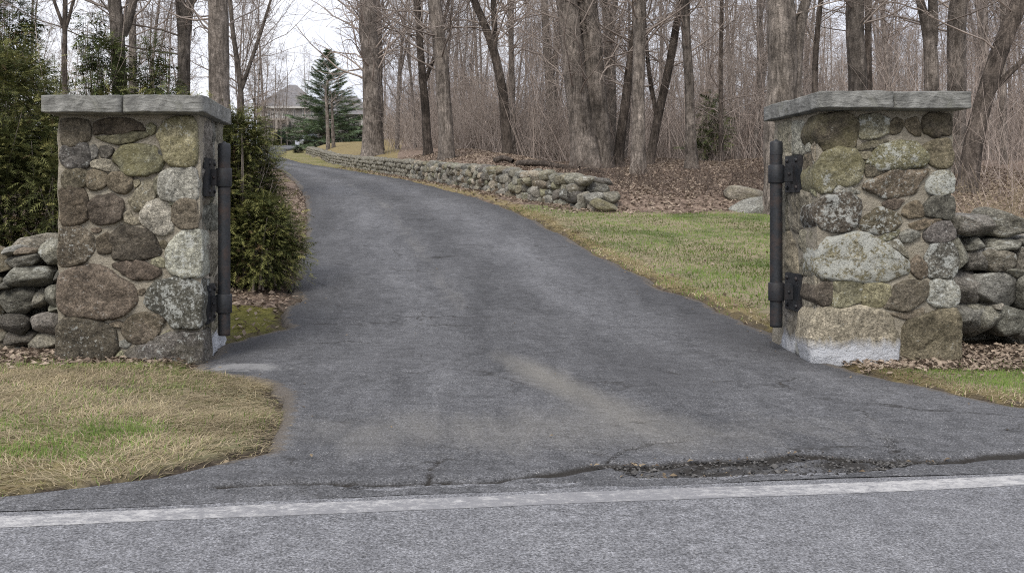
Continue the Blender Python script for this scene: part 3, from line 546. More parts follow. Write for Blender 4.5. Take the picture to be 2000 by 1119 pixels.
RSIDE = [
 (ZC,'t',.2,.1,0,[(110,190),(225,170),(235,280),(220,410),(160,415),(108,330)]),(ZC,'l',.1,.1,0,[(245,165),(335,150),(340,280),(330,410),(245,415)]),
 (ZC,'d',.1,0,0,[(345,180),(438,140),(436,290),(400,310),(350,240)]),(ZC,'l',.5,0,0,[(345,350),(385,320),(385,390),(340,410)]),
 (ZC,'t',.1,.1,0,[(395,370),(432,300),(440,440),(435,480),(400,420)]),(ZC,'b',.2,.1,0,[(340,430),(410,430),(400,560),(380,610),(335,600)]),
 (ZC,'y',.1,.5,0,[(390,650),(425,600),(440,700),(445,740),(430,760),(390,720)]),(ZC,'t',.2,.1,0,[(110,740),(190,730),(200,1040),(110,1045)]),
 (ZC,'t',.2,.2,0,[(205,740),(330,720),(400,770),(436,930),(430,990),(300,1050),(200,1020)]),(ZC,'t',.1,0,0,[(110,430),(330,430),(330,710),(110,725)]),
 (ZD,'t',.2,.1,0,[(90,70),(270,60),(275,370),(220,390),(90,440)]),(ZD,'t',.15,0,0,[(280,60),(400,40),(440,110),(436,220),(420,330),(360,390),(290,380)]),
 (ZD,'t',.1,.1,0,[(410,30),(450,40),(445,150),(430,120)]),(ZD,'t',.15,.2,0,[(325,420),(405,400),(412,560),(390,620),(325,650)]),
 (ZD,'g',.2,.1,.9,[(90,480),(205,480),(215,650),(258,690),(250,1000),(85,940)]),(ZD,'y',.2,.2,.5,[(265,690),(378,680),(383,800),(370,1040),(270,1015)]),
 (ZD,'g',.2,.1,.4,[(388,650),(420,620),(425,680),(408,800),(387,780)]),
]
def make_pillar(name, x0, x1, y0, y1, ztop, label):
    """mortar core with a slight batter; stones are set into its faces"""
    p = empty(name, ((x0+x1)/2, y0, 0)); tag(p, label, 'gate pillar', 'stone pillars of the gateway'); g = Geo(); bt = .004
    n = 34; u = np.linspace(0, 1, n); v = np.linspace(0, 1, 2*n)
    for face in range(4):
        Ug, Vg = np.meshgrid(u, v); zz = -.15+(ztop+.15)*Vg; b = bt*(1-Vg)
        ax0, ax1, ay0, ay1 = x0-b, x1+b, y0-b*.4, y1+b
        if face == 0: X = ax0+(ax1-ax0)*Ug; Y = ay0+0*Ug
        elif face == 1: X = ax1+0*Ug; Y = ay0+(ay1-ay0)*Ug
        elif face == 2: X = ax1-(ax1-ax0)*Ug; Y = ay1+0*Ug
        else: X = ax0+0*Ug; Y = ay1-(ay1-ay0)*Ug
        cx, cy = (x0+x1)/2, (y0+y1)/2; d = .008+.013*sn(X, Y, zz, 9, 3)+.009*sn(X, Y, zz, 28, 4)
        X = X+np.sign(X-cx)*d*.7; Y = Y+np.sign(Y-cy)*d*.7
        i = np.arange(Ug.size).reshape(Ug.shape); Q = np.stack([i[:-1, :-1], i[:-1, 1:], i[1:, 1:], i[1:, :-1]], -1).reshape(-1, 4)
        g.add(np.stack([X, Y, zz], -1).reshape(-1, 3)-np.array(p.location), Q)
    link('mortar_core', g.mesh('mortar_core'), MM, p); return p
def cap_slab(parent, x0, x1, y0, y1, z0, z1, seed):
    Vc, Qc = cubesphere(16); h = np.array([(x1-x0)/2, (y1-y0)/2, (z1-z0)/2]); c = np.array([(x0+x1)/2, (y0+y1)/2, (z0+z1)/2])
    ext = (np.abs(Vc) > .999).sum(1); P = Vc*h; P = P-np.sign(P)*np.where(ext >= 2, .007, 0)[:, None]*(np.abs(Vc) > .999)
    P = P+np.stack([.006*sn(P[:, 0], P[:, 1], P[:, 2], 14, seed), .010*sn(P[:, 0], P[:, 1], P[:, 2]*2, 13, seed+1), .005*sn(P[:, 0], P[:, 1], P[:, 2], 9, seed+2)+.003*sn(P[:, 0], P[:, 1], P[:, 2], 40, seed+2)], 1)
    o = link('cap_slab', build_mesh('cap_slab', P, [Qc]), MC, parent, tuple(c-np.array(parent.location))); return o
LX0, LX1, PY0, PY1 = -2.44, -1.47, 6.8, 7.62
RX0, RX1 = 2.85, 3.775
pl = make_pillar('stone_pillar', LX0, LX1, PY0, PY1, 1.75, 'square fieldstone pillar beside the dark evergreen shrubs, yellow lichen near its top')
pr = make_pillar('stone_pillar', RX0, RX1, PY0, PY1, 1.78, 'square fieldstone pillar with white lichen and a whitened stone at its foot')
def wmap(Z, pts, plane, at):
    out = []
    for zx, zy in pts:
        px = Z[1]+zx/Z[0]; py = Z[2]+zy/Z[0]
        Y = at if plane == 'y' else at*F/(px-800)
        w = PX(px, py, Y); out.append((w[0], w[2]) if plane == 'y' else (w[1], w[2]))
    return out
k_ = 0
for par, lst in ((pl, LEFT), (pr, RIGHT)):
    for Z, c, wl_, yl_, li, pts in lst:
        q = wmap(Z, pts, 'y', PY0-.03); k_ += 1; xs_ = [a for a, _ in q]
        e0, e1 = (LX0, LX1) if par is pl else (RX0, RX1)
        back = .22 if (max(xs_) > e1-.06 or min(xs_) < e0+.06) else .10
        face_stone(q, (0, PY0-.004, 0), (1, 0, 0), (0, 0, 1), (0, -1, 0), par, c, wl_, yl_, li, back, seed=k_)
for Z, c, wl_, yl_, li, pts in RSIDE:
    q = wmap(Z, pts, 'x', RX0-.012); k_ += 1; q = [(min(max(a, PY0+.02), PY1+.02), b) for a, b in q]
    if max(a for a, _ in q)-min(a for a, _ in q) < .04: continue
    face_stone(q, (RX0+.004, 0, 0), (0, 1, 0), (0, 0, 1), (-1, 0, 0), pr, c, wl_, yl_, li, .08, proud=.022, seed=k_, rough=.9)
# narrow upright stones on the drive side of the other pillar
rr = random.Random(5); zc = [-.12, .16, .44, .62, .95, 1.14, 1.42, 1.75]
for a in range(len(zc)-1):
    ycut = [PY0+.07, PY0+.30+rr.uniform(-.06, .06), PY0+.56+rr.uniform(-.08, .08), PY1+.01]
    for b in range(3):
        y0_, y1_ = ycut[b]+.012, ycut[b+1]-.012; z0_, z1_ = zc[a]+.012+rr.uniform(-.03, .03), zc[a+1]-.012+rr.uniform(-.03, .03); z1_ = min(z1_, 1.74)
        ch = min(.05, (y1_-y0_)*.3); q = [(y0_+ch, z0_), (y1_-ch, z0_), (y1_, z0_+ch), (y1_, z1_-ch*rr.uniform(.3, 1.5)), (y1_-ch, z1_), (y0_+ch*rr.uniform(.3, 1.4), z1_), (y0_, z1_-ch), (y0_, z0_+ch)]; k_ += 1
        face_stone(q, (LX1-.004, 0, 0), (0, 1, 0), (0, 0, 1), (1, 0, 0), pl, rr.choice('tgltg'), .3, .1, 1.2 if a == 0 else .8 if a == 1 else 0, .08, proud=.028, seed=k_, rough=1.5)
cap_slab(pl, -2.515, -1.962, 6.63, 7.72, 1.748, 1.876, 1); cap_slab(pl, -1.955, -1.405, 6.634, 7.715, 1.747, 1.877, 4)
cap_slab(pr, 2.792, 3.30, 6.63, 7.72, 1.776, 1.903, 7); cap_slab(pr, 3.307, 3.83, 6.634, 7.715, 1.774, 1.901, 11)

# ---------------------------------------------------------------- gate hinge posts
def lathe(prof, sides, c):
    prof = np.array(prof); th = np.arange(sides)*2*np.pi/sides
    V = np.stack([c[0]+prof[:, :1]*np.cos(th), c[1]+prof[:, :1]*np.sin(th), np.repeat(c[2]+prof[:, 1:], sides, 1)], -1)
    i = np.arange(V.shape[0]*sides).reshape(-1, sides); Q = np.stack([i[:-1], np.roll(i[:-1], -1, 1), np.roll(i[1:], -1, 1), i[1:]], -1).reshape(-1, 4)
    return V.reshape(-1, 3), Q
def hinge(side, xface, xpipe, yp, z0, z1, zb, label):
    root = empty('gate_hinge_post', (xpipe, yp, z0)); tag(root, label, 'gate hinge', 'iron hinge posts bolted to the pillars'); O = np.array(root.location)
    def part(name, V, Q, smooth=True, par=root, rust=.3):
        o = link(name, build_mesh(name, V, [Q], smooth), MI, par); o['rust'] = rust; return o
    r = .044
    p = part('pipe', *lathe([(0, 0), (r-.004, 0), (r, .004), (r, .02), (r, .5*(z1-z0)), (r, z1-z0-.02)], 28, (0, 0, 0)), rust=1.0)
    part('end_cap', *lathe([(r+.0015, z1-z0-.10), (r+.0015, z1-z0-.012), (r-.006, z1-z0), (.012, z1-z0+.006), (.009, z1-z0+.014), (0, z1-z0+.016)], 28, (0, 0, 0)), par=p, rust=.1)
    for zz in zb:
        h = .068; zc_ = zz-z0
        c = part('collar', *lathe([(r+.001, zc_-h), (r+.010, zc_-h+.002), (r+.012, zc_-h+.006), (r+.012, zc_+h-.006), (r+.010, zc_+h-.002), (r+.001, zc_+h)], 28, (0, 0, 0)), rust=.35)
        xa = r+.006; xb = abs(xface-xpipe)-.016
        s = side
        b = bevel_box('arm', min(s*xa, s*xb), max(s*xa, s*xb), -.03, .03, zc_-.058, zc_+.058, MI, root, .004); b['rust'] = .35
        V, Q = lathe([(.011, 0), (.011, .006), (.006, .010), (0, .010)], 10, (0, 0, 0)); V = np.stack([V[:, 0]+s*(xa+xb)/2, -.03-V[:, 2], V[:, 1]+zc_], 1); part('bolt', V, Q[:, ::-1], rust=.9)
        x1_ = s*(abs(xface-xpipe)-.016); x2_ = s*(abs(xface-xpipe)+.02)
        pt = bevel_box('mounting_plate', min(x1_, x2_), max(x1_, x2_), -.13, .13, zc_-.137, zc_+.137, MI, root, .004); pt['rust'] = .35
        for dy in (-.085, .085):
            for dzz in (-.10, .10):
                V, Q = lathe([(.016, 0), (.016, .008), (.009, .013), (0, .013)], 8, (0, 0, 0)); V = np.stack([x1_-s*V[:, 2], V[:, 0]+dy, V[:, 1]+zc_+dzz], 1); part('bolt', V, Q, rust=1.0, par=pt)
    return root
hinge(-1, LX1+.03, -1.335, 7.02, .185, 1.565, (1.32, .415), 'black iron pipe hinge post on the pillar with yellow lichen')
hinge(1, RX0-.02, 2.70, 7.18, .225, 1.59, (1.35, .485), 'black iron pipe hinge post on the pillar with whitened foot')

# ---------------------------------------------------------------- dry stone walls beside the pillars
def px_wall(parent, items, zoom, ox, oy, Yf, rnd):
    for cx, cy, w, h, c, wl_ in items:
        p = PX(ox+cx/zoom, oy+cy/zoom, Yf); sx = w/zoom/F*Yf*1.06; sz = h/zoom/F*Yf*1.10; dy = rnd.uniform(.30, .42)
        rock(parent, p[0], Yf+dy/2-.03+rnd.uniform(-.02, .03), p[2], sx, dy, sz, (rnd.uniform(-.06, .06), rnd.uniform(-.10, .10), rnd.uniform(-.12, .12)), c, wl_, rnd.uniform(0, .2), lib=ROUND if ox == 0 else ROCKS)
def fill_wall(parent, xa, xb, y, ztop, rnd, hs=(.13, .26)):
    z = -.06
    while z < ztop-.08:
        h = rnd.uniform(*hs); x = xa-rnd.uniform(0, .3)
        while x < xb:
            w = rnd.uniform(.22, .55); hh = h*rnd.uniform(.8, 1.2)
            if x+w < xb+.25: rock(parent, x+w/2, y+rnd.uniform(-.03, .03), GZ(x, y)+z+hh/2, w*1.06, rnd.uniform(.30, .42), hh*1.12, (rnd.uniform(-.1, .1), rnd.uniform(-.12, .12), rnd.uniform(-.15, .15)), rnd.choice('ggggb'), rnd.uniform(.35, .6), rnd.uniform(0, .25))
            x += w
        z += h*.94
rr = random.Random(11)
wl_ = empty('dry_stone_wall', (-3.4, 7.3, 0)); tag(wl_, 'low dry stone wall of rounded fieldstones under the dark evergreen shrubs', 'stone wall')
px_wall(wl_, [(45,205,130,65,'g',.3),(175,210,150,65,'b',.2),(372,222,230,175,'g',.6),(130,287,280,118,'g',.5),(195,402,375,165,'g',.5),(95,600,330,215,'k',.3),(285,580,105,150,'g',.5),(392,560,130,165,'g',.3),(415,665,180,85,'g',.5),(432,405,90,110,'k',.2),(95,780,240,160,'k',.4),(352,775,260,165,'g',.45),(120,900,260,150,'k',.3),(335,925,270,175,'g',.3),(10,880,70,90,'k',.2),(30,475,110,60,'k',.2),(60,1010,260,110,'k',.2),(300,1040,300,90,'k',.2)], 4.0, 0, 440, 7.22, rr)
fill_wall(wl_, -6.2, -3.15, 7.4, .84, rr); fill_wall(wl_, -6.0, -2.55, 7.72, .72, rr)
wr_ = empty('dry_stone_wall', (4.6, 7.3, 0)); tag(wr_, 'dry stone wall of flat grey fieldstones below the pale dead brambles', 'stone wall')
px_wall(wr_, [(85,365,80,85,'g',.3),(205,370,245,115,'g',.5),(375,365,210,135,'g',.5),(105,520,135,185,'g',.55),(200,470,110,75,'g',.4),(330,470,170,75,'g',.4),(205,555,120,115,'g',.4),(312,557,195,125,'g',.5),(395,627,130,50,'g',.5),(130,702,180,180,'g',.35),(295,712,265,170,'g',.35),(130,862,155,165,'g',.3),(235,872,185,175,'g',.5),(365,872,210,160,'g',.35),(310,790,110,40,'g',.4),(440,550,90,150,'g',.5),(470,720,130,170,'g',.3),(470,470,120,80,'g',.3)], 2.66, 1840, 300, 7.26, rr)
fill_wall(wr_, 4.85, 7.5, 7.42, .86, rr); fill_wall(wr_, 3.95, 7.3, 7.76, .74, rr)

# long wall along the drive
wd = empty('dry_stone_wall', (2.35, 22, 0)); tag(wd, 'long tumbled dry stone wall curving uphill along the asphalt drive', 'stone wall')
wp = np.array([(x, y) for x, y in zip(WX, WY)]); sl = np.concatenate([[0], np.cumsum(np.linalg.norm(np.diff(wp, axis=0), axis=1))])
def wpt(s): return np.array([np.interp(s, sl, wp[:, 0]), np.interp(s, sl, wp[:, 1])])
rr = random.Random(21); slots = []
for layer in (0, 1):
    for course in range(4):
        s = rr.uniform(-.1, .2)+(.12 if course == 3 else 0)
        while s < sl[-1]:
            w = rr.uniform(.20, .44) if course < 3 else rr.uniform(.28, .55)
            h = (.22, .20, .18, .18)[course]*rr.uniform(.82, 1.25)
            slots.append((s+w/2, course, layer, w, h)); s += w*.95
slots = [q for q in slots if not (q[2] == 1 and q[1] < 2 and q[0] > 1) and not (q[0] < .35 and q[1] > 1) and not (q[2] == 1 and q[1] == 3 and rr.random() < .5)]
slots.sort(key=lambda q: q[0]+(40 if q[2] == 1 and q[1] < 2 else 0)); rest = Geo(); restC = []
for n, (s, course, layer, w, h) in enumerate(slots):
    a = wpt(s); b = wpt(s+.2); t = (b-a)/np.linalg.norm(b-a); nrm = np.array([t[1], -t[0]])  # towards the wood
    off = .12+layer*.34+rr.uniform(-.05, .05)+(0 if course < 3 else .03)
    q = a+nrm*off; zg = float(height(np.array([a[0]-nrm[0]*.2]), np.array([a[1]-nrm[1]*.2]))[0])
    zz = zg+(.07, .25, .42, .57)[course]+rr.uniform(-.015, .015); ang = math.atan2(t[1], t[0])
    c = rr.choice('gggokgtb'); k = (rr.uniform(-.12, .12), rr.uniform(-.12, .12), ang+rr.uniform(-.15, .15))
    if n < 290: rock(wd, q[0], q[1], zz, w*1.08, rr.uniform(.30, .44), h*1.22, k, c, rr.uniform(.3, .65), rr.uniform(0, .45) if course > 1 else .1, lib=ROUND)
    else:
        V, Q = ROCKLO[rr.randrange(14)]; V = V*np.array([w*.54, .19, h*.6]); m3 = np.array(Matrix.Rotation(k[2], 3, 'Z')@Matrix.Rotation(k[1], 3, 'Y')@Matrix.Rotation(k[0], 3, 'X'))
        rest.add(V@m3.T+np.array([q[0], q[1], zz])-np.array(wd.location), Q)
o = link('stones', rest.mesh('stones'), MS, wd); paint_stone(o, 'g', .5, .2); o['kind'] = 'stuff'
# boulders
b = rock(None, 6.52, 18.3, GZ(6.52, 18.3)+.03, .95, .7, .46, (.1, -.38, .3), 'g', .5, .1, 3, 'boulder'); tag(b, 'pale grey boulder at the back of the lawn beside the pillar', 'boulder')
b = rock(None, 6.65, 19.4, GZ(6.65, 19.4)+.0, .75, .6, .36, (0, .2, -.2), 'g', .2, .4, 5, 'boulder'); tag(b, 'darker mossy boulder half buried in leaves behind the pale boulder', 'boulder')
b = rock(None, 3.72, 18.55, GZ(3.72, 18.55)+.07, .6, .45, .26, (.1, .25, .5), 'o', .3, .9, 6, 'boulder'); tag(b, 'yellow mossed stone fallen at the near end of the long wall', 'boulder')

exec_trees = True
# ---------------------------------------------------------------- trees
def grow(P0, D, L, r0, n, wander, up, rng, tip=.25):
    K = len(P0); P = np.empty((K, n+1, 3)); P[:, 0] = P0; d = norm(D)
    for i in range(n):
        d = norm(d+wander*rng.normal(size=(K, 3))+np.array([0, 0, 1.])*np.reshape(up, (-1, 1))); P[:, i+1] = P[:, i]+d*(L/n)[:, None]
    r = r0[:, None]*(1-(1-tip)*np.linspace(0, 1, n+1)); return P, r
def sprout(P, r, per, t0, t1, ang, lf, rng, rf=.55):
    """children of branches P (K,n,3); returns starts, dirs, lengths, radii"""
    K, n, _ = P.shape; idx = np.repeat(np.arange(K), per); t = rng.uniform(t0, t1, len(idx))*(n-1); i = np.minimum(t.astype(int), n-2); f = (t-i)[:, None]
    a = P[idx, i]; b = P[idx, i+1]; st = a*(1-f)+b*f; T = norm(b-a); q = norm(np.cross(T, rng.normal(size=T.shape))); an = rng.uniform(*ang, len(idx))[:, None]
    D = T*np.cos(an)+q*np.sin(an); pl_ = np.linalg.norm(P[:, -1]-P[:, 0], axis=1)[idx]; L = pl_*rng.uniform(*lf, len(idx))*(1.15-.5*t/(n-1))
    return st, D, L, (r[idx, i]*(1-f[:, 0])+r[idx, i+1]*f[:, 0])*rf
def crown(g, stems, rng, nL1, zlo, lscale, per2=6, per3=5, up=.10, minr=.0035, r1=.30, zcap=99, rcap=.045):
    """stems: list of (pts, rad); fills g with limbs, branches, twigs"""
    st = []; D = []; L = []; r = []
    for P, rad, share in stems:
        m = int(nL1*share); zz = P[:, 2]; lo = max(zlo, zz.min()+.3)
        ztop = max(min(zz.max(), zcap), lo+.2); mc_ = int(m*.78) if zcap < zz.max() else m; tz = np.concatenate([lo+(ztop-lo)*rng.uniform(0, 1, mc_)**.85, ztop+(zz.max()-ztop)*rng.uniform(0, 1, m-mc_)])
        for z in tz:
            i = int(np.clip(np.searchsorted(zz, z)-1, 0, len(P)-2)); f = (z-zz[i])/max(zz[i+1]-zz[i], 1e-3); p = P[i]*(1-f)+P[i+1]*f
            th = rng.uniform(0, 6.283); el = rng.uniform(.15, 1.0); st.append(p); D.append((math.cos(th)*math.cos(el), math.sin(th)*math.cos(el), math.sin(el)))
            hh = (z-lo)/max(zz.max()-lo, .1); L.append(lscale*rng.uniform(.55, 1.25)*(1.1-.6*hh)); r.append(min(rcap, max(.010, (rad[i]*(1-f)+rad[i+1]*f)*rng.uniform(.18, r1))))
    P1, q1 = grow(np.array(st), np.array(D), np.array(L), np.array(r), 8, .17, rng.uniform(-.02, .16, len(st)), rng, .3)
    V, Q = tubes(P1, q1, 4); g.add(V, Q)
    a = sprout(P1, q1, per2, .18, 1.0, (.45, 1.05), (.25, .55), rng); P2, q2 = grow(a[0], a[1], a[2], np.maximum(a[3], .006), 4, .22, up*rng.uniform(-.5, 1.5, len(a[0])), rng, .35)
    V, Q = tubes(P2, q2, 3); g.add(V, Q)
    a = sprout(P2, q2, per3, .2, 1.0, (.4, 1.0), (.3, .7), rng); P3, q3 = grow(a[0], a[1], a[2], np.maximum(a[3], minr), 2, .24, up*rng.uniform(-.5, 1.5, len(a[0])), rng, .5)
    V, Q = tubes(P3, np.maximum(q3, minr*.6), 3); g.add(V, Q)
def stem(pts, sides=20, flare=True, seed=0, burl=.06):
    """pts: (x,y,z,r) control points -> smooth dense path, tube verts"""
    p = np.array(pts, float); s = np.concatenate([[0], np.cumsum(np.linalg.norm(np.diff(p[:, :3], axis=0), axis=1))]); n = int(max(14, s[-1]/.22)); t = np.linspace(0, s[-1], n)
    q = np.stack([np.interp(t, s, p[:, k]) for k in range(4)], 1); ker = np.array([1, 2, 3, 2, 1.])/9
    for _ in range(3):
        for k in range(4): q[2:-2, k] = np.convolve(q[:, k], ker, 'valid')
    q[:, 0] += .25*q[:, 3]*sn(t, 0*t, 0, 1.6, seed)*np.clip(t/2, 0, 1); q[:, 1] += .25*q[:, 3]*sn(t, 0*t+9, 0, 1.6, seed+1)*np.clip(t/2, 0, 1)
    P = q[None, :, :3]; r = q[None, :, 3]; V, Q = tubes(P, r, sides)
    V = V.reshape(n, sides, 3); c = q[:, None, :3]; d = V-c; th = np.arctan2(d[..., 1], d[..., 0]); zz = np.repeat(t[:, None], sides, 1)
    f = 1+burl*sn(np.cos(th)*1.5, np.sin(th)*1.5, zz*.9, 2.0, seed)+.03*sn(np.cos(th)*4, np.sin(th)*4, zz*1.2, 3, seed+4)
    if flare: f = f+.34*np.exp(-zz/(.8*p[0, 3]+.10))*(1+.5*np.sin(th*5+seed)+.3*np.sin(th*3+2*seed))
    V = c+d*f[..., None]; return q[:, :3], q[:, 3], V.reshape(-1, 3), Q
def px_stem(pts, d, Htot, base_z=None, ylean=0., grow_up=True):
    """px control points (px,py,width) bottom to top at distance d -> world stem points, continued to height Htot"""
    out = []; z0 = None
    for j, (px, py, w) in enumerate(pts):
        p = PX(px, py, d); out.append([p[0], d, p[2], w/2/F*d*.90])
    if base_z is not None: out[0][2] = base_z-.12
    for o in out: o[1] = d+ylean*(o[2]-out[0][2])
    if grow_up:
        a, b = np.array(out[-2]), np.array(out[-1]); dv = (b-a)[:3]; dv = dv/np.linalg.norm(dv); top = Htot-b[2]; p = b.copy()
        for k in range(1, 5):
            if top <= 0: break
            dv = dv*.85+np.array([0, 0, .15]); p = p.copy(); p[:3] += dv/dv[2]*top/4; p[3] = b[3]*(1-.22*k); out.append(list(p))
    return out
def hero_tree(name, label, d, pts, forks=(), H=14, nb=46, zlo=3.2, ls=3.4, mat=None, seed=1, ylean=0., per2=7, per3=4, cat='tree', group='bare trees along the drive and gateway'):
    rng = np.random.default_rng(seed); X0 = (pts[0][0]-800)/F*d; bz = GZ(X0, d); root = empty(name, (X0, d, bz)); tag(root, label, cat, group)
    O = np.array([X0, d, bz]); st = []; g = Geo()
    for j, (pp, hh) in enumerate([(pts, H)]+[(f, H*.9) for f in forks]):
        w = px_stem(pp, d, hh, bz if j == 0 or pp[0][1] > 250 else None, ylean if j == 0 else ylean+rng.uniform(-.03, .03)); P, r, V, Q = stem(w, 22 if r_big(pp, d) else 14, pp[0][1] > 180 or j == 0, seed+j)
        g.add(V-O, Q); st.append((P, r, 1.0/(1+len(forks))))
    link('trunk', g.mesh('trunk'), mat or MB, root)
    g = Geo(); crown(g, [(P-O, r, s) for P, r, s in st], rng, int(nb*.72), zlo, ls, per2, per3, zcap=EYE+400/F*d+1.2-bz, rcap=.0011*d); link('crown', g.mesh('crown'), MT, root)
    return root
def r_big(pp, d): return pp[0][2]/F*d > .35
H_ = [
 ('slim dark bare tree forking above the evergreens, leftmost of the bare trunks', 19, [(128,330,12),(127,150,11),(126,95,11),(127,45,11)], [[(126,60,8),(112,20,7),(96,-20,6)],[(127,60,8),(140,20,7),(150,-20,6)]], {'zlo':3.2,'nb':22,'mat':MBd,'ls':2.4}),
 ('grey forked trunk rising behind the cap of the lichened pillar', 21, [(236,330,36),(233,150,32),(232,75,30),(224,0,28)], [[(240,70,20),(262,20,18),(268,-30,16)]], {'zlo':3.6}),
 ('thin straight trunk close behind the forked grey trunk', 27, [(262,330,18),(260,150,16),(257,0,15)], [], {'zlo':4}),
 ('grey trunk splitting in a tight V over the left cap slab', 22, [(358,330,30),(360,150,28),(361,60,28),(352,0,20)], [[(361,70,22),(370,30,19),(374,-20,17)]], {'zlo':3.2,'nb':40}),
 ('thick straight grey trunk just behind the lichened pillar', 20, [(434,340,52),(431,180,45),(429,60,44),(428,0,43)], [], {'zlo':3.3,'nb':36}),
 ('slender tree with fine upswept limbs leaning over the distant house', 34, [(474,300,14),(470,160,12),(455,60,10),(450,0,9)], [[(470,180,9),(500,90,8),(520,30,6)]], {'zlo':4.2,'nb':46,'ls':3.2}),
 ('massive grey trunk on the bank above the far part of the wall', 50, [(728,302,42),(724,180,39),(720,90,39),(717,0,38)], [], {'zlo':5.0,'nb':60,'ls':4.6}),
 ('slim twin trunk on the dry bank in front of the green spruce', 74, [(641,298,9),(640,240,8),(637,200,6),(636,170,5)], [[(652,298,9),(650,250,7),(649,215,6),(648,190,4)]], {'zlo':4.2,'nb':12,'ls':1.3,'H':9.3}),
 ('thinner trunk standing close behind the massive bank trunk', 56, [(744,292,14),(742,150,13),(739,0,12)], [], {'zlo':6}),
 ('slim trunk between the two thick bank trees', 40, [(836,296,20),(828,160,17),(820,90,15),(814,0,14)], [[(826,170,9),(850,110,8),(868,40,7)]], {'zlo':5,'mat':MBd}),
 ('thick mottled trunk on the bank, second of the large bank trees', 35, [(874,304,34),(868,200,30),(858,90,29),(850,0,30)], [], {'zlo':4.6,'nb':50,'ls':4.2}),
 ('dark slanting trunk bending up to a leftward fork above the wall', 36, [(994,300,26),(984,200,20),(970,110,19),(945,50,17),(924,0,15)], [[(966,100,13),(966,50,13),(963,0,12)]], {'zlo':5,'mat':MBd}),
 ('narrow upright trunk right behind the dark slanting tree', 44, [(1004,296,14),(1000,150,12),(996,0,11)], [], {'zlo':6}),
 ('straight mid grey trunk beside the great shaggy trunk', 46, [(1078,298,26),(1076,160,22),(1068,90,16),(1064,0,15)], [[(1076,150,13),(1090,90,12),(1096,0,11)]], {'zlo':6}),
 ('great shaggy vine-clad trunk, widest of the trees in the wood', 30, [(1148,310,66),(1137,240,50),(1121,120,46),(1106,0,46)], [[(1182,314,36),(1178,240,30),(1166,120,32),(1150,0,34)], [(1160,300,30),(1155,200,24),(1148,90,20),(1136,0,18)]], {'zlo':3.4,'nb':56,'ls':3.4}),
 ('forked grey trunk rising behind the great shaggy trunk', 36, [(1192,304,24),(1190,150,23),(1191,60,22),(1181,0,12)], [[(1191,60,13),(1201,20,12),(1206,-20,11)]], {'zlo':4.6}),
 ('dark trunk slanting away from the foot of the shaggy trunk', 30.5, [(1206,314,24),(1216,240,20),(1229,130,17),(1240,60,14),(1248,0,12)], [], {'zlo':4,'mat':MBd}),
 ('pale smooth trunk nearest the leaf slope behind the wall end', 25, [(1246,340,34),(1246,240,27),(1250,100,26),(1250,0,26)], [], {'zlo':3.4,'nb':34,'ls':3.2}),
 ('leaning dark tree crossing behind the pale smooth trunk', 31, [(1266,318,20),(1284,230,18),(1310,110,17),(1328,20,15)], [[(1284,230,10),(1268,150,9),(1262,80,8)]], {'zlo':4,'mat':MBd}),
 ('mid grey trunk with pale foot on the leaf slope', 25.5, [(1351,350,28),(1348,230,20),(1342,100,19),(1338,0,18)], [], {'zlo':3.0,'nb':36,'ls':3.4}),
 ('thin dark sapling on the slope left of the boulders', 30, [(1409,330,11),(1407,150,9),(1410,0,8)], [], {'zlo':2.6,'nb':30,'ls':2.4,'mat':MBd}),
 ('huge furrowed double trunk behind the hinge of the white-footed pillar', 18, [(1528,350,76),(1528,180,62),(1526,90,60),(1522,0,58)], [[(1550,200,30),(1556,90,28),(1566,30,22),(1590,-40,18)]], {'zlo':3.4,'nb':44,'ls':2.8}),
 ('slim tree rising just right of the furrowed double trunk', 24, [(1594,350,14),(1592,180,13),(1596,60,11),(1604,0,10)], [], {'zlo':3,'mat':MBd,'ls':2.6}),
 ('straight grey trunk over the middle of the white-footed pillar cap', 21, [(1672,350,42),(1672,180,37),(1668,60,36),(1670,0,36)], [], {'zlo':3.2,'nb':40,'ls':2.8}),
 ('slender trunk beside the straight grey trunk over the cap', 26, [(1700,350,18),(1697,180,15),(1695,0,13)], [], {'zlo':3.2,'mat':MBd}),
 ('forked trunk with steep limbs near the end of the right cap', 22, [(1824,350,34),(1821,180,30),(1820,90,28),(1806,30,18),(1790,-20,14)], [[(1822,90,20),(1824,30,20),(1820,-30,18)]], {'zlo':3.0,'nb':40,'ls':2.8}),
 ('stout trunk just right of the forked trunk behind the cap end', 23, [(1870,350,42),(1866,180,37),(1868,60,38),(1876,0,36)], [], {'zlo':3.3,'nb':36}),
 ('leaning dark trunk slanting up to the top right corner', 20, [(1886,360,40),(1902,260,38),(1936,150,36),(1968,60,34),(1994,0,33)], [[(1925,190,14),(1985,130,12),(2040,80,10)]], {'zlo':2.6,'nb':40,'ls':2.8,'mat':MBd}),
 ('thin upright tree between stout and leaning trunks', 28, [(1962,350,16),(1958,150,13),(1960,0,12)], [], {'zlo':3,'nb':40,'ls':2.8}),
]
for i_, (lab, d, pts, forks, kw) in enumerate(H_):
    if d > 29: kw['zlo'] = kw.get('zlo', 3.2)-1.6; kw['nb'] = int(kw.get('nb', 46)*1.35); kw['ls'] = kw.get('ls', 3.4)*1.12
    hero_tree('bare_tree', lab, d, pts, forks, seed=100+i_*5, **kw)

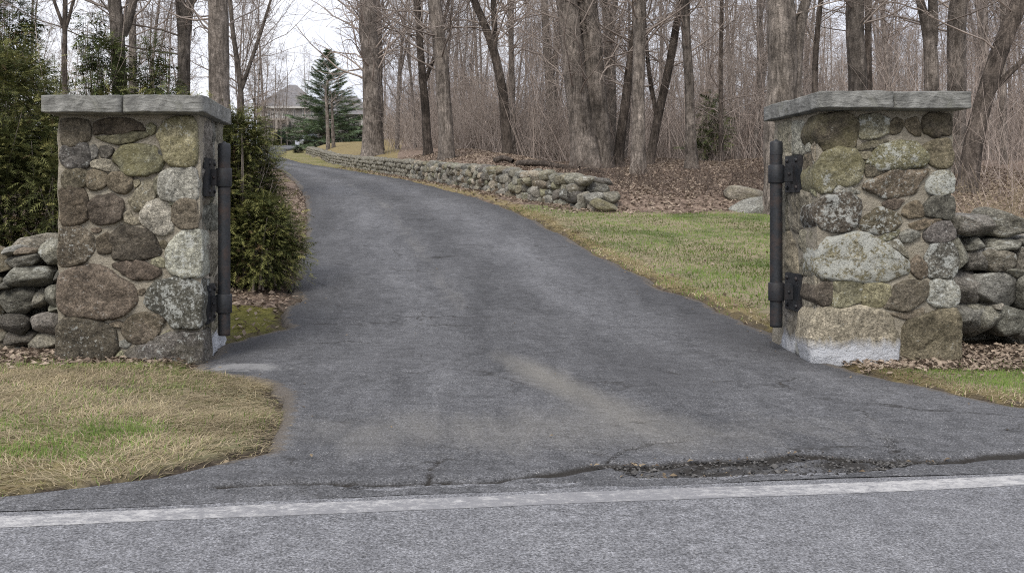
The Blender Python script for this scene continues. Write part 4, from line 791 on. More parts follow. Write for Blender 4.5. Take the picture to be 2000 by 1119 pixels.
# more distant trees: a few kinds, copied
PROT = []
for k in range(6):
    rng = np.random.default_rng(900+k); H = rng.uniform(13, 17); g = Geo(); r0 = rng.uniform(.06, .14); lean = rng.normal(0, .05, 2)
    pts = [(lean[0]*z+.15*math.sin(z*.5+k), lean[1]*z+.12*math.cos(z*.4+k), z, r0*(1-.75*z/H)) for z in np.linspace(-.2, H, 10)]
    P, r, V, Q = stem(pts, 9, True, k); g.add(V, Q); st = [(P, r, .6)]
    zf = rng.uniform(3, 6); i = int(np.searchsorted(P[:, 2], zf)); th = rng.uniform(0, 6.28)
    f2 = [(P[i, 0]+math.cos(th)*.22*t*(1-.04*t), P[i, 1]+math.sin(th)*.22*t, zf+t, r[i]*.7*(1-.09*t)) for t in np.linspace(0, 8, 7)]
    P2, r2, V, Q = stem(f2, 7, False, k+3); g.add(V, Q); st.append((P2, r2, .4)); tm = g.mesh('trunk'); tm.materials.append(MBf)
    g = Geo(); crown(g, st, rng, 66, 1.4, 3.0, 7, 5, .10, .006); cm = g.mesh('crown'); cm.materials.append(MT); PROT.append((tm, cm))
def far_tree(x, y, k, s, rz, label, group):
    root = empty('bare_tree', (x, y, GZ(x, y))); root.rotation_euler = (0, 0, rz); root.scale = (s, s, s*random.uniform(.9, 1.15)); tag(root, label, 'tree', group)
    for nm, me in zip(('trunk', 'crown'), PROT[k]): link(nm, me, None, root)
rr = random.Random(77); cnt = 0; used = []
while cnt < 190:
    y = 38+95*rr.random()**.9; px = rr.uniform(735, 2250); x = (px-800)/F*y
    if x < wallx(min(y, 81))+3: continue
    if any((x-a)**2+(y-b)**2 < 1.6 for a, b in used): continue
    used.append((x, y)); far_tree(x, y, rr.randrange(6), rr.uniform(.7, 1.15), rr.uniform(0, 6.28), 'slender leafless tree standing deep in the wood beyond the bank', 'bare trees deep in the wood'); cnt += 1
g = Geo(); rg = np.random.default_rng(414); K = 300; x_ = rg.normal(0, 1.5, K); y_ = rg.normal(0, 1.5, K); th = rg.uniform(0, 6.28, K); e_ = rg.uniform(.7, 1.5, K)
P1, q1 = grow(np.stack([x_, y_, 0*x_-.05], 1), np.stack([np.cos(th)*np.cos(e_), np.sin(th)*np.cos(e_), np.sin(e_)], 1), rg.uniform(1.2, 4.2, K), rg.uniform(.008, .018, K), 5, .2, np.full(K, .05), rg, .3); V, Q = tubes(P1, q1, 3); g.add(V, Q)
a_ = sprout(P1, q1, 5, .2, 1., (.4, 1.1), (.3, .6), rg); P2, q2 = grow(a_[0], a_[1], a_[2], np.maximum(a_[3], .006), 3, .22, np.full(len(a_[0]), .05), rg, .5); V, Q = tubes(P2, q2, 3); g.add(V, Q); thick = g.mesh('leafless_thicket'); thick.materials.append(MT)
tr_ = empty('undergrowth', (12, 70, GZ(12, 70))); tag(tr_, 'grey leafless thickets of brush among the far trunks of the wood', 'undergrowth', kind='stuff')
for k in range(120):
    y = 44+76*rr.random(); x = (rr.uniform(760, 2150)-800)/F*y
    if x < wallx(min(y, 81))+5: continue
    o = link('thicket', thick, None, tr_, (x-12, y-70, GZ(x, y)-tr_.location[2])); o.rotation_euler = (0, 0, rr.uniform(0, 6.28)); s_ = rr.uniform(.8, 1.4); o.scale = (s_, s_, s_*rr.uniform(.7, 1.2))
cnt = 0
while cnt < 34:
    y = rr.uniform(28, 80); px = rr.uniform(-300, 440); x = (px-800)/F*y
    if any((x-a)**2+(y-b)**2 < 3 for a, b in used): continue
    used.append((x, y)); far_tree(x, y, rr.randrange(6), rr.uniform(.65, 1.0), rr.uniform(0, 6.28), 'slender leafless tree behind the evergreen shrubs by the lichened pillar', 'bare trees behind the evergreens'); cnt += 1
for px, y, s in ((515, 100, .7), (533, 108, .75), (548, 112, .6), (560, 118, .7), (592, 124, .8), (506, 90, .8), (500, 62, .8), (520, 75, .75), (480, 50, .75), (455, 66, .9)):
    far_tree((px-800)/F*y, y, rr.randrange(6), s, rr.uniform(0, 6), 'small leafless tree between the bushy shrub and the house', 'bare trees in front of the house')

# ---------------------------------------------------------------- evergreens
_ax = []
for k in range(4):
    t = .12+.21*k
    for s in (-1, 1):
        a = math.radians(48); l = .38*(1-.45*k/4); b = np.array([0, t, 0]); e = b+np.array([s*math.sin(a)*l, math.cos(a)*l, -.05]); w = .045
        _ax.append([b+np.array([0, -w, 0]), b+np.array([0, w, 0]), e+np.array([s*.0, .02, .02])])
_ax.append([np.array([-.04, .75, 0]), np.array([.04, .75, 0]), np.array([0, 1.08, .02])])
_ax.append([np.array([-.018, 0, 0]), np.array([.018, 0, 0]), np.array([0, .95, 0])])
SPR = np.array(_ax).reshape(-1, 3)
def sprays(g, P, D, size, col, rng):
    """needle sprays at P pointing along D"""
    K = len(P); D = norm(D); side = norm(np.cross(D, np.array([0, 0, 1.])+.35*rng.normal(size=D.shape))); up = np.cross(side, D)
    V = P[:, None]+size[:, None, None]*(SPR[None, :, :1]*side[:, None]+SPR[None, :, 1:2]*D[:, None]+SPR[None, :, 2:]*up[:, None])
    droop = (SPR[:, 1]**2)[None, :]*size[:, None]*.22; V[..., 2] -= droop
    Fc = np.arange(K*len(SPR)).reshape(-1, 3); g.add(V.reshape(-1, 3), Fc, col=np.repeat(col, len(SPR), 0))
def shrub(label, base, ells, n, size, seed, cols, group='evergreen shrubs behind the lichened pillar'):
    rng = np.random.default_rng(seed); root = empty('evergreen_shrub', base); tag(root, label, 'shrub', group); g = Geo(); O = np.array(base)
    vol = np.array([a[3]*a[4]+a[3]*a[5]+a[4]*a[5] for a in ells]); share = vol/vol.sum(); gs = Geo()
    for e, sh in zip(ells, share):
        m = int(n*sh); c = np.array(e[:3]); r = np.array(e[3:]); nc = max(30, m//55); uc = norm(rng.normal(size=(nc, 3))); lc = rng.uniform(.74, 1.24, nc); ci = rng.integers(0, nc, m); t = 1-.5*rng.uniform(0, 1, m)**1.3; u = norm(uc[ci]+.25*rng.normal(size=(m, 3))*(1.5-t)[:, None]*1.4); lump = lc[ci]*(1+.12*sn(u[:, 0], u[:, 1], u[:, 2], 4, seed))
        P = c+u*r*(t*lump)[:, None]; D = norm(u*np.array([1, 1, .35])+.5*rng.normal(size=u.shape)*np.array([1, 1, .6])+np.array([0, 0, .10]))
        keep = P[:, 2] > GZ(c[0], c[1])+.05; P, D, t, u_ = P[keep], D[keep], t[keep], u[keep]; m = len(P)
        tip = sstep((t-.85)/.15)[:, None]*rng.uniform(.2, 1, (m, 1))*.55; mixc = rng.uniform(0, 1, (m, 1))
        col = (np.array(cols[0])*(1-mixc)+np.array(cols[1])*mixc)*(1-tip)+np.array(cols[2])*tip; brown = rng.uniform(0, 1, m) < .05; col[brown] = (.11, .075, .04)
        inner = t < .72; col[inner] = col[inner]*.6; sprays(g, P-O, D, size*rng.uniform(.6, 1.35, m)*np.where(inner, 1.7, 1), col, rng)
        k = max(8, int(m/220)); uu = norm(rng.normal(size=(k, 3))); uu[:, 2] = np.abs(uu[:, 2])*.8-.1; c0 = np.array([c[0], c[1], GZ(c[0], c[1])+.05]); E = c+uu*r*1.02
        S0 = c0+rng.normal(size=(k, 3))*np.array([.08, .08, .02]); mid = (S0+E)/2+np.array([0, 0, .12]); pp = np.stack([S0, mid, E], 1); V, Q = tubes(pp-O, np.repeat(np.array([[.014, .008, .003]]), k, 0), 4); gs.add(V, Q)
    link('foliage', g.mesh('foliage', False), MN, root); link('stem', gs.mesh('stem'), MT, root); return root
YEW = ((.055, .070, .026), (.15, .16, .056), (.33, .29, .10)); YEW2 = ((.050, .064, .023), (.165, .178, .058), (.40, .36, .125))
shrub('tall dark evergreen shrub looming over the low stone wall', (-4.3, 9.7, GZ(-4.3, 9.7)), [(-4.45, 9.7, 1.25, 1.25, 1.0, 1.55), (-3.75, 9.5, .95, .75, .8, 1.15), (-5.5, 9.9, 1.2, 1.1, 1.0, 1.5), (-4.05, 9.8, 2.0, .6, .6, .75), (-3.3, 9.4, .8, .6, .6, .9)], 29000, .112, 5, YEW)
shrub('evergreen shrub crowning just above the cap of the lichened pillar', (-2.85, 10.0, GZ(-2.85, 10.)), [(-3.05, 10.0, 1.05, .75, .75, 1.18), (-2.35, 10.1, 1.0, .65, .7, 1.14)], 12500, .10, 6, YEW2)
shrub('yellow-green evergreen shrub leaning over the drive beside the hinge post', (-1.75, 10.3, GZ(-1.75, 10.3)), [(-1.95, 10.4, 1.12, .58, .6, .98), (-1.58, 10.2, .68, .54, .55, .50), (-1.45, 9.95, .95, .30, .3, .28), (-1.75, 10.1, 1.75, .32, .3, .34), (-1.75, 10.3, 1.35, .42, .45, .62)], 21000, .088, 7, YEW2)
def conifer(label, x, y, H, rad, seed, cols, n_wh=16, per=7, spn=26, ssize=.34, bare=.06, z0=None, group=None, light=0.0):
    rng = np.random.default_rng(seed); zg = GZ(x, y); root = empty('conifer_tree', (x, y, zg)); tag(root, label, 'tree', group)
    P, r, V, Q = stem([(0, 0, -.2, H*.016), (0.02*H*rng.normal()*.3, 0, H*.5, H*.010), (0, 0, H, H*.002)], 9, True, seed)
    zz = H*(bare+(1-bare)*np.linspace(0, .985, n_wh)**.92); st = []; D = []; L = []
    for z in zz:
        f = (z/H-bare)/(1-bare); m = max(3, int(per*(1-.35*f)))
        for a in rng.uniform(0, 6.28)+np.arange(m)*6.283/m+rng.normal(0, .25, m):
            el = -.10+.62*f+rng.normal(0, .08); st.append((0, 0, z)); D.append((math.cos(a)*math.cos(el), math.sin(a)*math.cos(el), math.sin(el))); L.append(rad*(1-f)**.9*rng.uniform(.70, 1.16)+.006*H)
    st = np.array(st); D = np.array(D); L = np.array(L); B, q = grow(st, D, L, .006*L+.008, 6, .06, np.full(len(L), .03), rng, .3); Vb, Qb = tubes(B, q, 4); link('trunk', Geo().add(V, Q).add(Vb, Qb).mesh('trunk'), MBd, root)
    m = spn; idx = np.repeat(np.arange(len(L)), m); t = rng.uniform(.18, 1, len(idx))**.8*6; i = np.minimum(t.astype(int), 5); f = (t-i)[:, None]; p = B[idx, i]*(1-f)+B[idx, i+1]*f; T = norm(B[idx, i+1]-B[idx, i])
    sd_ = np.cross(T, np.array([0, 0, 1.]))*rng.choice([-1, 1], len(idx))[:, None]; dd = norm(T*rng.uniform(.5, 1.2, (len(idx), 1))+sd_*rng.uniform(.1, 1.0, (len(idx), 1))+np.array([0, 0, .12])+.15*rng.normal(size=T.shape))
    p = p+sd_*(rng.uniform(0, .14, (len(idx), 1))*L[idx][:, None])*(1-t/6)[:, None]
    mc = rng.uniform(0, 1, (len(idx), 1)); col = np.array(cols[0])*(1-mc)+np.array(cols[1])*mc; g = Geo(); sprays(g, p, dd, ssize*rng.uniform(.7, 1.3, len(idx))*(1-.55*(p[:, 2]/H)), col, rng); link('crown', g.mesh('crown', False), MN, root); return root
SPRC = ((.085, .135, .080), (.20, .255, .145))
conifer('shapely green spruce standing before the house at the head of the drive', -7.7, 92, 9.3, 4.6, 31, SPRC, 24, 11, 42, .82, .06, group='conifers around the drive')
conifer('sparse brownish pine beside the house, left of the green spruce', -14.0, 88, 8.8, 2.3, 32, ((.030, .032, .018), (.075, .070, .042)), 15, 7, 18, .5, .22, group='conifers around the drive')
FIRC = ((.06, .085, .036), (.16, .19, .07), (.26, .26, .09))
def cedar(lab, x, y, h, w, seed, n=3000, sz=.22):
    zg = GZ(x, y); rg = random.Random(seed); el = []
    for k in range(9):
        f = k/8; a = rg.uniform(0, 6.28); rad = w*(1-.75*f); el.append((x+math.cos(a)*rad*.55, y+math.sin(a)*rad*.4, zg+h*(.18+.76*f), rad*.62+.1, rad*.55+.1, h*.13))
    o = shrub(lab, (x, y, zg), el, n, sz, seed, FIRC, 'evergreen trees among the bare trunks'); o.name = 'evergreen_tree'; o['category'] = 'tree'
cedar('loose dark evergreen tree beside the forked grey trunk at upper left', -6.45, 20, 3.9, 1.15, 33)
cedar('loose dark evergreen tree to the right of the forked grey trunk', -5.4, 20.6, 3.3, 1.1, 34)
cedar('little dark evergreen in the wood above the boulders', 9.9, 32, 2.2, .7, 35, 800)
cedar('broad dark evergreen tree at the left edge behind the looming shrub', -9.0, 21, 5.4, 1.6, 36, 4200, .27)
HD = ((.008, .013, .007), (.022, .032, .016), (.04, .05, .024))
for px, y, w, h, lab in ((575, 126, 2.5, 3.0, 'dark rounded bush nearest the house corner behind the parked car'), (612, 128, 2.8, 3.4, 'dark bush filling the space under the green spruce'), (668, 100, 2.4, 2.9, 'dark bush right of the green spruce trunk'), (702, 98, 2.2, 2.6, 'dark bush beside the massive bank trunk'), (548, 132, 1.9, 2.0, 'dark low bush below the house balcony')):
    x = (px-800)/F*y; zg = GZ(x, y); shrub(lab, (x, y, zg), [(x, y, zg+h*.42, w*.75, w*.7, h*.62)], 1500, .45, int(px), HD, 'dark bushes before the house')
x = (583-800)/F*84; shrub('small round clipped bush at the far end of the long wall', (x, 84, GZ(x, 84)), [(x, 84, GZ(x, 84)+.22, .36, .36, .34)], 700, .16, 3, HD, None)

# ---------------------------------------------------------------- house, car
def poly_part(name, V, Fs, mat, parent, smooth=False):
    g = [np.array([f]) for f in Fs]; q = [f for f in g if f.shape[1] == 4]; t = [f for f in g if f.shape[1] == 3]; fs = ([np.concatenate(q)] if q else [])+([np.concatenate(t)] if t else [])
    return link(name, build_mesh(name, np.array(V, float)-np.array(parent.location), fs, smooth), mat, parent)
def bpart(name, x0, x1, y0, y1, z0, z1, mat, parent, top=None):
    base = np.array(top.location if top is not None else parent.location); V, Q = box(x0, x1, y0, y1, z0, z1); return link(name, build_mesh(name, V-base, [Q], False), mat, parent)
MW = mat_plain('grey shingle wall', (.20, .19, .185), .9, .2, .25, 3, .2); MRf = mat_plain('slate roof', (.155, .150, .155), .85, .25, .25, 2.5, .4); MTr = mat_plain('white trim', (.42, .41, .40), .6, .3, .08); MWd = mat_plain('window glass', (.03, .034, .042), .12, .5, .1); MSt = mat_plain('pale rendered stone', (.25, .225, .205), .9, .2, .25, 2, .3)
MCar = mat_plain('dark car paint', (.020, .022, .026), .25, .5, .05); MTy = mat_plain('tyre rubber', (.02, .02, .02), .9, .2, .1); MAl = mat_plain('alloy', (.35, .35, .36), .35, .5, .1); MBin = mat_plain('pale plastic', (.55, .57, .66), .5, .4, .06); MLamp = mat_plain('lamp lens', (.5, .5, .5), .2, .5, .05)
hy = 140.; gz = float(height(np.array([-15.]), np.array([hy]))[0])
def hz(py): return EYE-(py-400)/F*hy
def hx(px): return (px-800)/F*hy
ho = empty('house', (hx(560), hy, gz)); tag(ho, 'large grey two-storey house with slate hipped roof at the head of the drive', 'house')
x0, x1 = hx(503), hx(622); ze, zr, zm = hz(209), hz(170), hz(234)
bpart('wall', x0, x1, hy, hy+11, gz-1, ze, MW, ho)
e = .5; ry = hy+5.5; zr = EYE+230/F*ry+.3; V = [(x0-e, hy-e, ze), (x1+e, hy-e, ze), (x1+e, hy+11+e, ze), (x0-e, hy+11+e, ze), (x0+3.9, ry, zr), (x1-3.9, ry, zr)]
rf = poly_part('roof', V, [(0, 1, 5, 4), (2, 3, 4, 5), (1, 2, 5), (3, 0, 4), (3, 2, 1, 0)], MRf, ho)
bpart('eave_board', x0-e, x1+e, hy-e-.06, hy-e-.003, ze-.28, ze+.05, MTr, ho)
for a, b in ((508, 514), (522, 529), (535, 541), (551, 558), (570, 577), (590, 597), (607, 613)):
    w = bpart('window', hx(a), hx(b), hy-.09, hy-.004, hz(229), hz(214), MTr, ho)
    m_ = hx((a+b)/2); zc_ = (hz(229)+hz(214))/2
    for u, v in ((hx(a)+.08, m_-.03), (m_+.03, hx(b)-.08)): bpart('pane', u, v, hy-.10, hy-.093, hz(229)+.08, hz(214)-.08, MWd, w, ho)
bpart('balcony_floor', hx(521), hx(566), hy-1.8, hy-.004, zm-.22, zm, MSt, ho)
for a in np.linspace(522, 565, 14): bpart('baluster', hx(a)-.03, hx(a)+.03, hy-1.76, hy-1.70, zm, zm+.85, MTr, ho)
bpart('hand_rail', hx(521), hx(566), hy-1.78, hy-1.68, zm+.851, zm+.93, MTr, ho)
for a in (522, 543, 564): bpart('column', hx(a)-.16, hx(a)+.16, hy-1.75, hy-1.43, gz-.2, zm-.223, MSt, ho)
for a, b in ((526, 538), (547, 559)): bpart('garage_shade_panel', hx(a), hx(b), hy-.06, hy-.004, gz, zm-.7, MWd, ho)  # solid dark panels stand in for the shade inside the garage openings
bpart('window', hx(503.5), hx(509), hy-.06, hy-.004, gz+1, zm-.6, MWd, ho)
x2, x3 = x1+.003, hx(722); zw = hz(222); bpart('wing_wall', x2, x3, hy+2, hy+9, gz-1, zw, MW, ho)
poly_part('wing_roof', [(x2, hy+1.5, zw), (x3+.4, hy+1.5, zw), (x3+.4, hy+9.5, zw), (x2, hy+9.5, zw), (x2, hy+5.5, hz(180)), (x3-2.2, hy+5.5, hz(180))], [(0, 1, 5, 4), (2, 3, 4, 5), (1, 2, 5), (3, 2, 1, 0), (3, 0, 4)], MRf, ho)
for a in (640, 660, 680, 692, 704): bpart('window', hx(a), hx(a+6), hy+1.9, hy+1.996, hz(246), hz(228), MTr, ho)
# parked car seen end on, mostly hidden by the bank
def car(x, y, rz, label):
    zg = float(height(np.array([x]), np.array([y]))[0])+.02; o = empty('parked_car', (x, y, zg)); o.rotation_euler = (0, 0, rz); tag(o, label, 'car')
    sec = [(-2.2, .62, .80, .45, .74), (-1.9, .86, .90, .32, .90), (-.9, .88, .96, .28, .92), (.9, .88, .92, .28, .92), (1.7, .85, .82, .30, .90), (2.15, .60, .68, .45, .74)]
    V = []
    for yy, hw, zt, zb, hb in sec: V += [(-hb+.02, yy, zb), (-hb, yy, (zt+zb)/2), (-hw, yy, zt), (hw, yy, zt), (hb, yy, (zt+zb)/2), (hb-.02, yy, zb)]
    Fs = []
    for k in range(len(sec)-1):
        for j in range(6): Fs.append((k*6+j, k*6+(j+1) % 6, k*6+6+(j+1) % 6, k*6+6+j))
    Fs += [(0, 1, 4, 5), (1, 2, 3, 4), (30, 31, 34, 35), (31, 32, 33, 34)]; b = link('body', build_mesh('body', np.array(V), [np.array(Fs)], False), MCar, o)
    cs = [(-1.75, .74, .91), (-1.05, .62, 1.38), (-.2, .64, 1.45), (.35, .62, 1.40), (1.15, .76, .90)]; V = []
    for yy, hw, zt in cs: V += [(-hw, yy, zt), (hw, yy, zt)]
    top = link('roof', build_mesh('roof', np.array([(-.63, -1.05, 1.385), (.63, -1.05, 1.385), (.65, -.2, 1.455), (-.65, -.2, 1.455), (.63, .35, 1.405), (-.63, .35, 1.405), (-.63, -1.05, 1.34), (.63, -1.05, 1.34), (.63, .35, 1.36), (-.63, .35, 1.36)]), [np.array([(0, 1, 2, 3), (3, 2, 4, 5), (0, 6, 7, 1), (5, 4, 8, 9)])], False), MAl, o)
    Fs = [(2*k, 2*k+1, 2*k+3, 2*k+2) for k in range(4)]; V = np.array(V); V2 = np.concatenate([V, V*np.array([1.12, 1, 0])+np.array([0, 0, .88])]); side = [(2*k+s, 2*k+2+s, 12+2*k+s, 10+2*k+s) for k in range(4) for s in (0, 1)]
    link('window', build_mesh('window', V2, [np.array(Fs+side)], False), MWd, o)
    for sx in (-1, 1):
        for yy in (-1.35, 1.35):
            V, Q = lathe([(.0, -.1), (.20, -.1), (.31, -.09), (.32, 0), (.31, .09), (.20, .1), (0, .1)], 18, (0, 0, 0)); w = link('wheel', build_mesh('wheel', np.stack([V[:, 2]+sx*.80, V[:, 0]+yy, V[:, 1]+.32], 1), [Q]), MTy, o)
            V, Q = lathe([(0, .11), (.19, .11), (.19, .10)], 14, (0, 0, 0)); link('rim', build_mesh('rim', np.stack([sx*V[:, 2]+sx*.80, V[:, 0]+yy, V[:, 1]+.32], 1), [Q]), MAl, w)
        V, Q = box(sx*.6-.14, sx*.6+.14, -2.20, -2.02, .60, .72); link('headlight', build_mesh('headlight', V, [Q], False), MLamp, o)
car((604-800)/F*108, 108, .25, 'dark car with silvery roof parked beyond the end of the long wall')
x = (581-800)/F*104; zg = float(height(np.array([x]), np.array([104.]))[0])+.02
bn = empty('bin', (x, 104, zg)); tag(bn, 'small pale bluish bin standing at the head of the drive', 'bin')
V, Q = box(-.24, .24, -.26, .26, .02, .66); V[[0, 2, 4, 6], :2] *= .82; link('body', build_mesh('body', V, [Q], False), MBin, bn); V, Q = box(-.27, .27, -.29, .29, .662, .72); link('lid', build_mesh('lid', V, [Q], False), MBin, bn)

# ---------------------------------------------------------------- fallen wood
def log(label, pts, r, seed):
    w = [PX(a, b, d) for a, b, d in pts]; root_z = GZ(w[0][0], w[0][1]); P = [(p[0], p[1], GZ(p[0], p[1])+r*.75+(.10 if k in (1,) else 0), r*(1-.12*k)) for k, p in enumerate(w)]
    _, _, V, Q = stem(P, 10, False, seed, .32); o = link('fallen_log', Geo().add(V-np.array(P[0][:3]), Q).mesh('fallen_log'), MBd, None, P[0][:3]); tag(o, label, 'log')
log('dark rotting log lying on the leaves above the long wall', [(1010, 328, 27.5), (1050, 330, 27), (1095, 332, 26.5), (1132, 335, 26)], .085, 3)
log('short dark stub of wood left of the rotting log', [(966, 322, 28.5), (985, 321, 28.3), (1002, 324, 28)], .09, 8)
log('pale weathered branch on the leaves at the wall end', [(1128, 345, 24), (1150, 342, 24.2), (1178, 340, 24.5)], .05, 9)

# ---------------------------------------------------------------- grass, leaves, brush
def scatter(n, xr, yr, dens, rng):
    x = rng.uniform(*xr, n); y = rng.uniform(*yr, n); k = rng.uniform(0, 1, n) < dens(x, y); return x[k], y[k]
def blades(g, x, y, hgt, wid, lie, col, rng):
    K = len(x); z = gheight(x, y); th = 3.5*sn(x, y, 0, 3.2, 41)+rng.normal(0, .9, K); d = np.stack([np.cos(th), np.sin(th), 0*th], 1); s = np.stack([-np.sin(th), np.cos(th), 0*th], 1)*wid[:, None]
    B = np.stack([x, y, z-.006], 1); up = np.array([0, 0, 1.]); m = B+(d*(lie*.45)[:, None]+up*np.maximum(1-.78*lie, .1)[:, None])*(hgt*.55)[:, None]
    e = B+(d*(lie*1.15)[:, None]+up*np.maximum(1-lie*.85, .12)[:, None])*hgt[:, None]
    V = np.stack([B-s, B+s, m-s*.75, m+s*.75, e], 1); i = (np.arange(K)*5)[:, None]
    g.add(V.reshape(-1, 3), i+np.array([0, 1, 3, 2]), i+np.array([2, 3, 4]), col=np.repeat(col, 5, 0))
rng = np.random.default_rng(55)
STRAW, STRAW2, GRN, GRN2, OLV = map(np.array, ((.47, .40, .265), (.27, .215, .135), (.098, .158, .034), (.195, .265, .072), (.22, .21, .09)))
def grass_patch(name, label, n, xr, yr, dens, greenf, h, w):
    x, y = scatter(n, xr, yr, dens, rng); g = Geo(); K = len(x); gr = np.clip(greenf(x, y), 0, 1); isg = rng.uniform(0, 1, K) < gr
    q = rng.uniform(0, 1, (K, 1)); col = np.where(isg[:, None], GRN*(1-q)+GRN2*q, STRAW*q+STRAW2*(1-q)); ol = rng.uniform(0, 1, K) < .12; col[ol] = OLV*rng.uniform(.7, 1.2, (ol.sum(), 1))
    hh = np.where(isg, rng.uniform(.55, 1.0, K), rng.uniform(.8, 2.4, K))*h; lie = np.where(isg, rng.uniform(.15, .8, K), rng.uniform(.85, 1.13, K))
    blades(g, x, y, hh, w*rng.uniform(.7, 1.3, K), lie, col, rng); o = link(name, g.mesh(name, False), MGr); tag(o, label, 'grass', kind='stuff')
def d_l(x, y):
    o = outside(x, y); return np.where((o > -.025) & (y < 6.9) & (x < -.4), np.clip(o*7+.22, 0, 1)*np.clip(.8+.55*sn(x, y, 0, 6, 44), .1, 1)*np.where((y > 6.62) & (x > -2.5), .35, 1), 0)
def g_l(x, y):
    c = lambda px, py, rx, ry: np.exp(-((x-PG(px, py)[0])/rx)**2-((y-PG(px, py)[1])/ry)**2)
    return .07+1.0*c(230, 850, .22, .18)+.95*c(90, 890, .34, .22)+.75*c(190, 730, .55, .16)+.6*c(350, 770, .3, .16)+.4*c(30, 840, .3, .2)+.18*sn(x, y, 0, 5, 31)
grass_patch('grass', 'straw and green grass on the verge before the lichened pillar', 118000, (-5.2, -.45), (3.5, 6.95), d_l, g_l, .060, .0024)
def d_r(x, y):
    o = outside(x, y); return np.where((o > 0) & (y < 6.85) & (x > 2.9), np.clip(o*4+.15, 0, 1)*np.where(y > 6.5, np.clip((x-3.7)*1.2, .05, .6), 1), 0)
grass_patch('grass', 'green and straw grass on the verge below the flat-stoned wall', 46000, (2.9, 6.2), (4.4, 6.95), d_r, lambda x, y: .15+.85*sstep((outside(x, y)-.18)/.3)+.25*sn(x, y, 0, 4, 32), .05, .0024)
def d_m(x, y):
    l, dr, mo, di = zones(x, y); o = outside(x, y); return np.where((o > .02) & (y > 7.7) & (y < 19.5) & (x > 1), np.clip(np.maximum(l, dr*.8), 0, 1)*np.where((x > 2.6) & (y < 9), .35, 1), 0)*np.clip(15/np.maximum(y, 7), .7, 1.4)*.7
grass_patch('grass', 'patchy green lawn between the drive and the leaf slope', 110000, (1.2, 9.5), (7.7, 19.5), d_m, lambda x, y: .98+.36*sn(x, y, 0, 1.7, 33)+.3*sn(x, y, 0, .8, 36)-.95*np.exp(-(outside(x, y)/.55)**2), .07, .0042)
def d_v(x, y):
    l, dr, mo, di = zones(x, y); o = outside(x, y); b = behind(x, y); return np.where((o > .03) & (b < -.1) & (x > edgeR(y)), np.clip(dr*.9+.12*(y > 40), 0, 1), 0)
grass_patch('grass', 'yellowed verge grass between the drive and the long wall', 42000, (-10, 3.6), (17, 84), d_v, lambda x, y: .18+.35*sstep((y-40)/20), .07, .008)
def leaves(name, label, n, xr, yr, dens, size, zoff=.008, dark=1.0):
    x, y = scatter(n, xr, yr, dens, rng); K = len(x); z = gheight(x, y)+zoff+rng.uniform(0, .02, K); th = rng.uniform(0, 6.28, K); tl = rng.normal(0, .45, (K, 2)); s = size*rng.uniform(.5, 1.2, K)
    d = norm(np.stack([np.cos(th), np.sin(th), tl[:, 0]], 1)); e = norm(np.stack([-np.sin(th), np.cos(th), tl[:, 1]], 1)); C = np.stack([x, y, z], 1); up = np.array([0, 0, 1.])
    V = np.stack([C-d*s[:, None], C+e*(s*.55)[:, None]+up*(s*.25)[:, None], C+d*s[:, None]+up*(s*.15)[:, None], C-e*(s*.55)[:, None]+up*(s*rng.uniform(-.1, .35, K))[:, None]], 1)
    i = (np.arange(K)*4)[:, None]; q = rng.uniform(0, 1, (K, 1)); col = (np.array((.13, .097, .074))*(1-q)+np.array((.37, .30, .235))*q)*dark; pale = rng.uniform(0, 1, K) < .08; col[pale] = (.30, .25, .19)
    g = Geo().add(V.reshape(-1, 3), i+np.array([0, 1, 2]), i+np.array([0, 2, 3]), col=np.repeat(col, 4, 0)); o = link(name, g.mesh(name, False), ML); tag(o, label, 'leaves', kind='stuff')
def d_leaf(x, y):
    l, dr, mo, di = zones(x, y); b = behind(x, y); return np.where(b > -.35, np.where(b > .2, 1, .6), 0)*np.clip(1-dr, .1, 1)*np.clip(26/np.maximum(y, 20), .5, 1)
leaves('leaf_litter', 'brown fallen leaves covering the slope behind the long wall', 78000, (-3, 15), (17.5, 42), d_leaf, .047)
leaves('leaf_litter', 'fallen leaves along the foot of the long wall', 16000, (-4, 4.2), (17, 52), lambda x, y: np.where((behind(x, y) < .1) & (behind(x, y) > -.9) & (outside(x, y) > .15), .8, 0), .05)
leaves('leaf_litter', 'brown leaves under the evergreen shrubs beside the drive', 16000, (-3.4, -.6), (7.7, 26), lambda x, y: np.where((outside(x, y) > -.03) & (x < 0), np.clip(.9-.5*((y < 9.0) & (x > -2)), 0, 1)*np.where(outside(x, y) < .06, .35, 1), 0), .035)
leaves('leaf_litter', 'dead leaves along the foot of pillar and wall by the green verge', 9500, (3.0, 6.5), (6.2, 7.35), lambda x, y: np.where((y > 6.45+.12*sn(x, y, 0, 4, 2)) & (outside(x, y) > 0), .9, .06), .024)
leaves('leaf_litter', 'thin line of dead leaves at the foot of the lichened pillar', 4200, (-5, -1.4), (6.35, 7.1), lambda x, y: np.where((y > 6.58+.08*sn(x, y, 0, 5, 2)), .7, .07), .030)
leaves('leaf_litter', 'dead leaves strewn over the patchy lawn near the pillar', 5000, (2.4, 9), (7.8, 19), lambda x, y: np.where(outside(x, y) > .05, .10+.6*np.exp(-((y-8.6)/.8)**2), 0), .030)
def d_dr(x, y): o = -outside(x, y); return np.where((o > 0) & (y > 4.0), .05+.7*np.exp(-(o/.22)**2), 0)
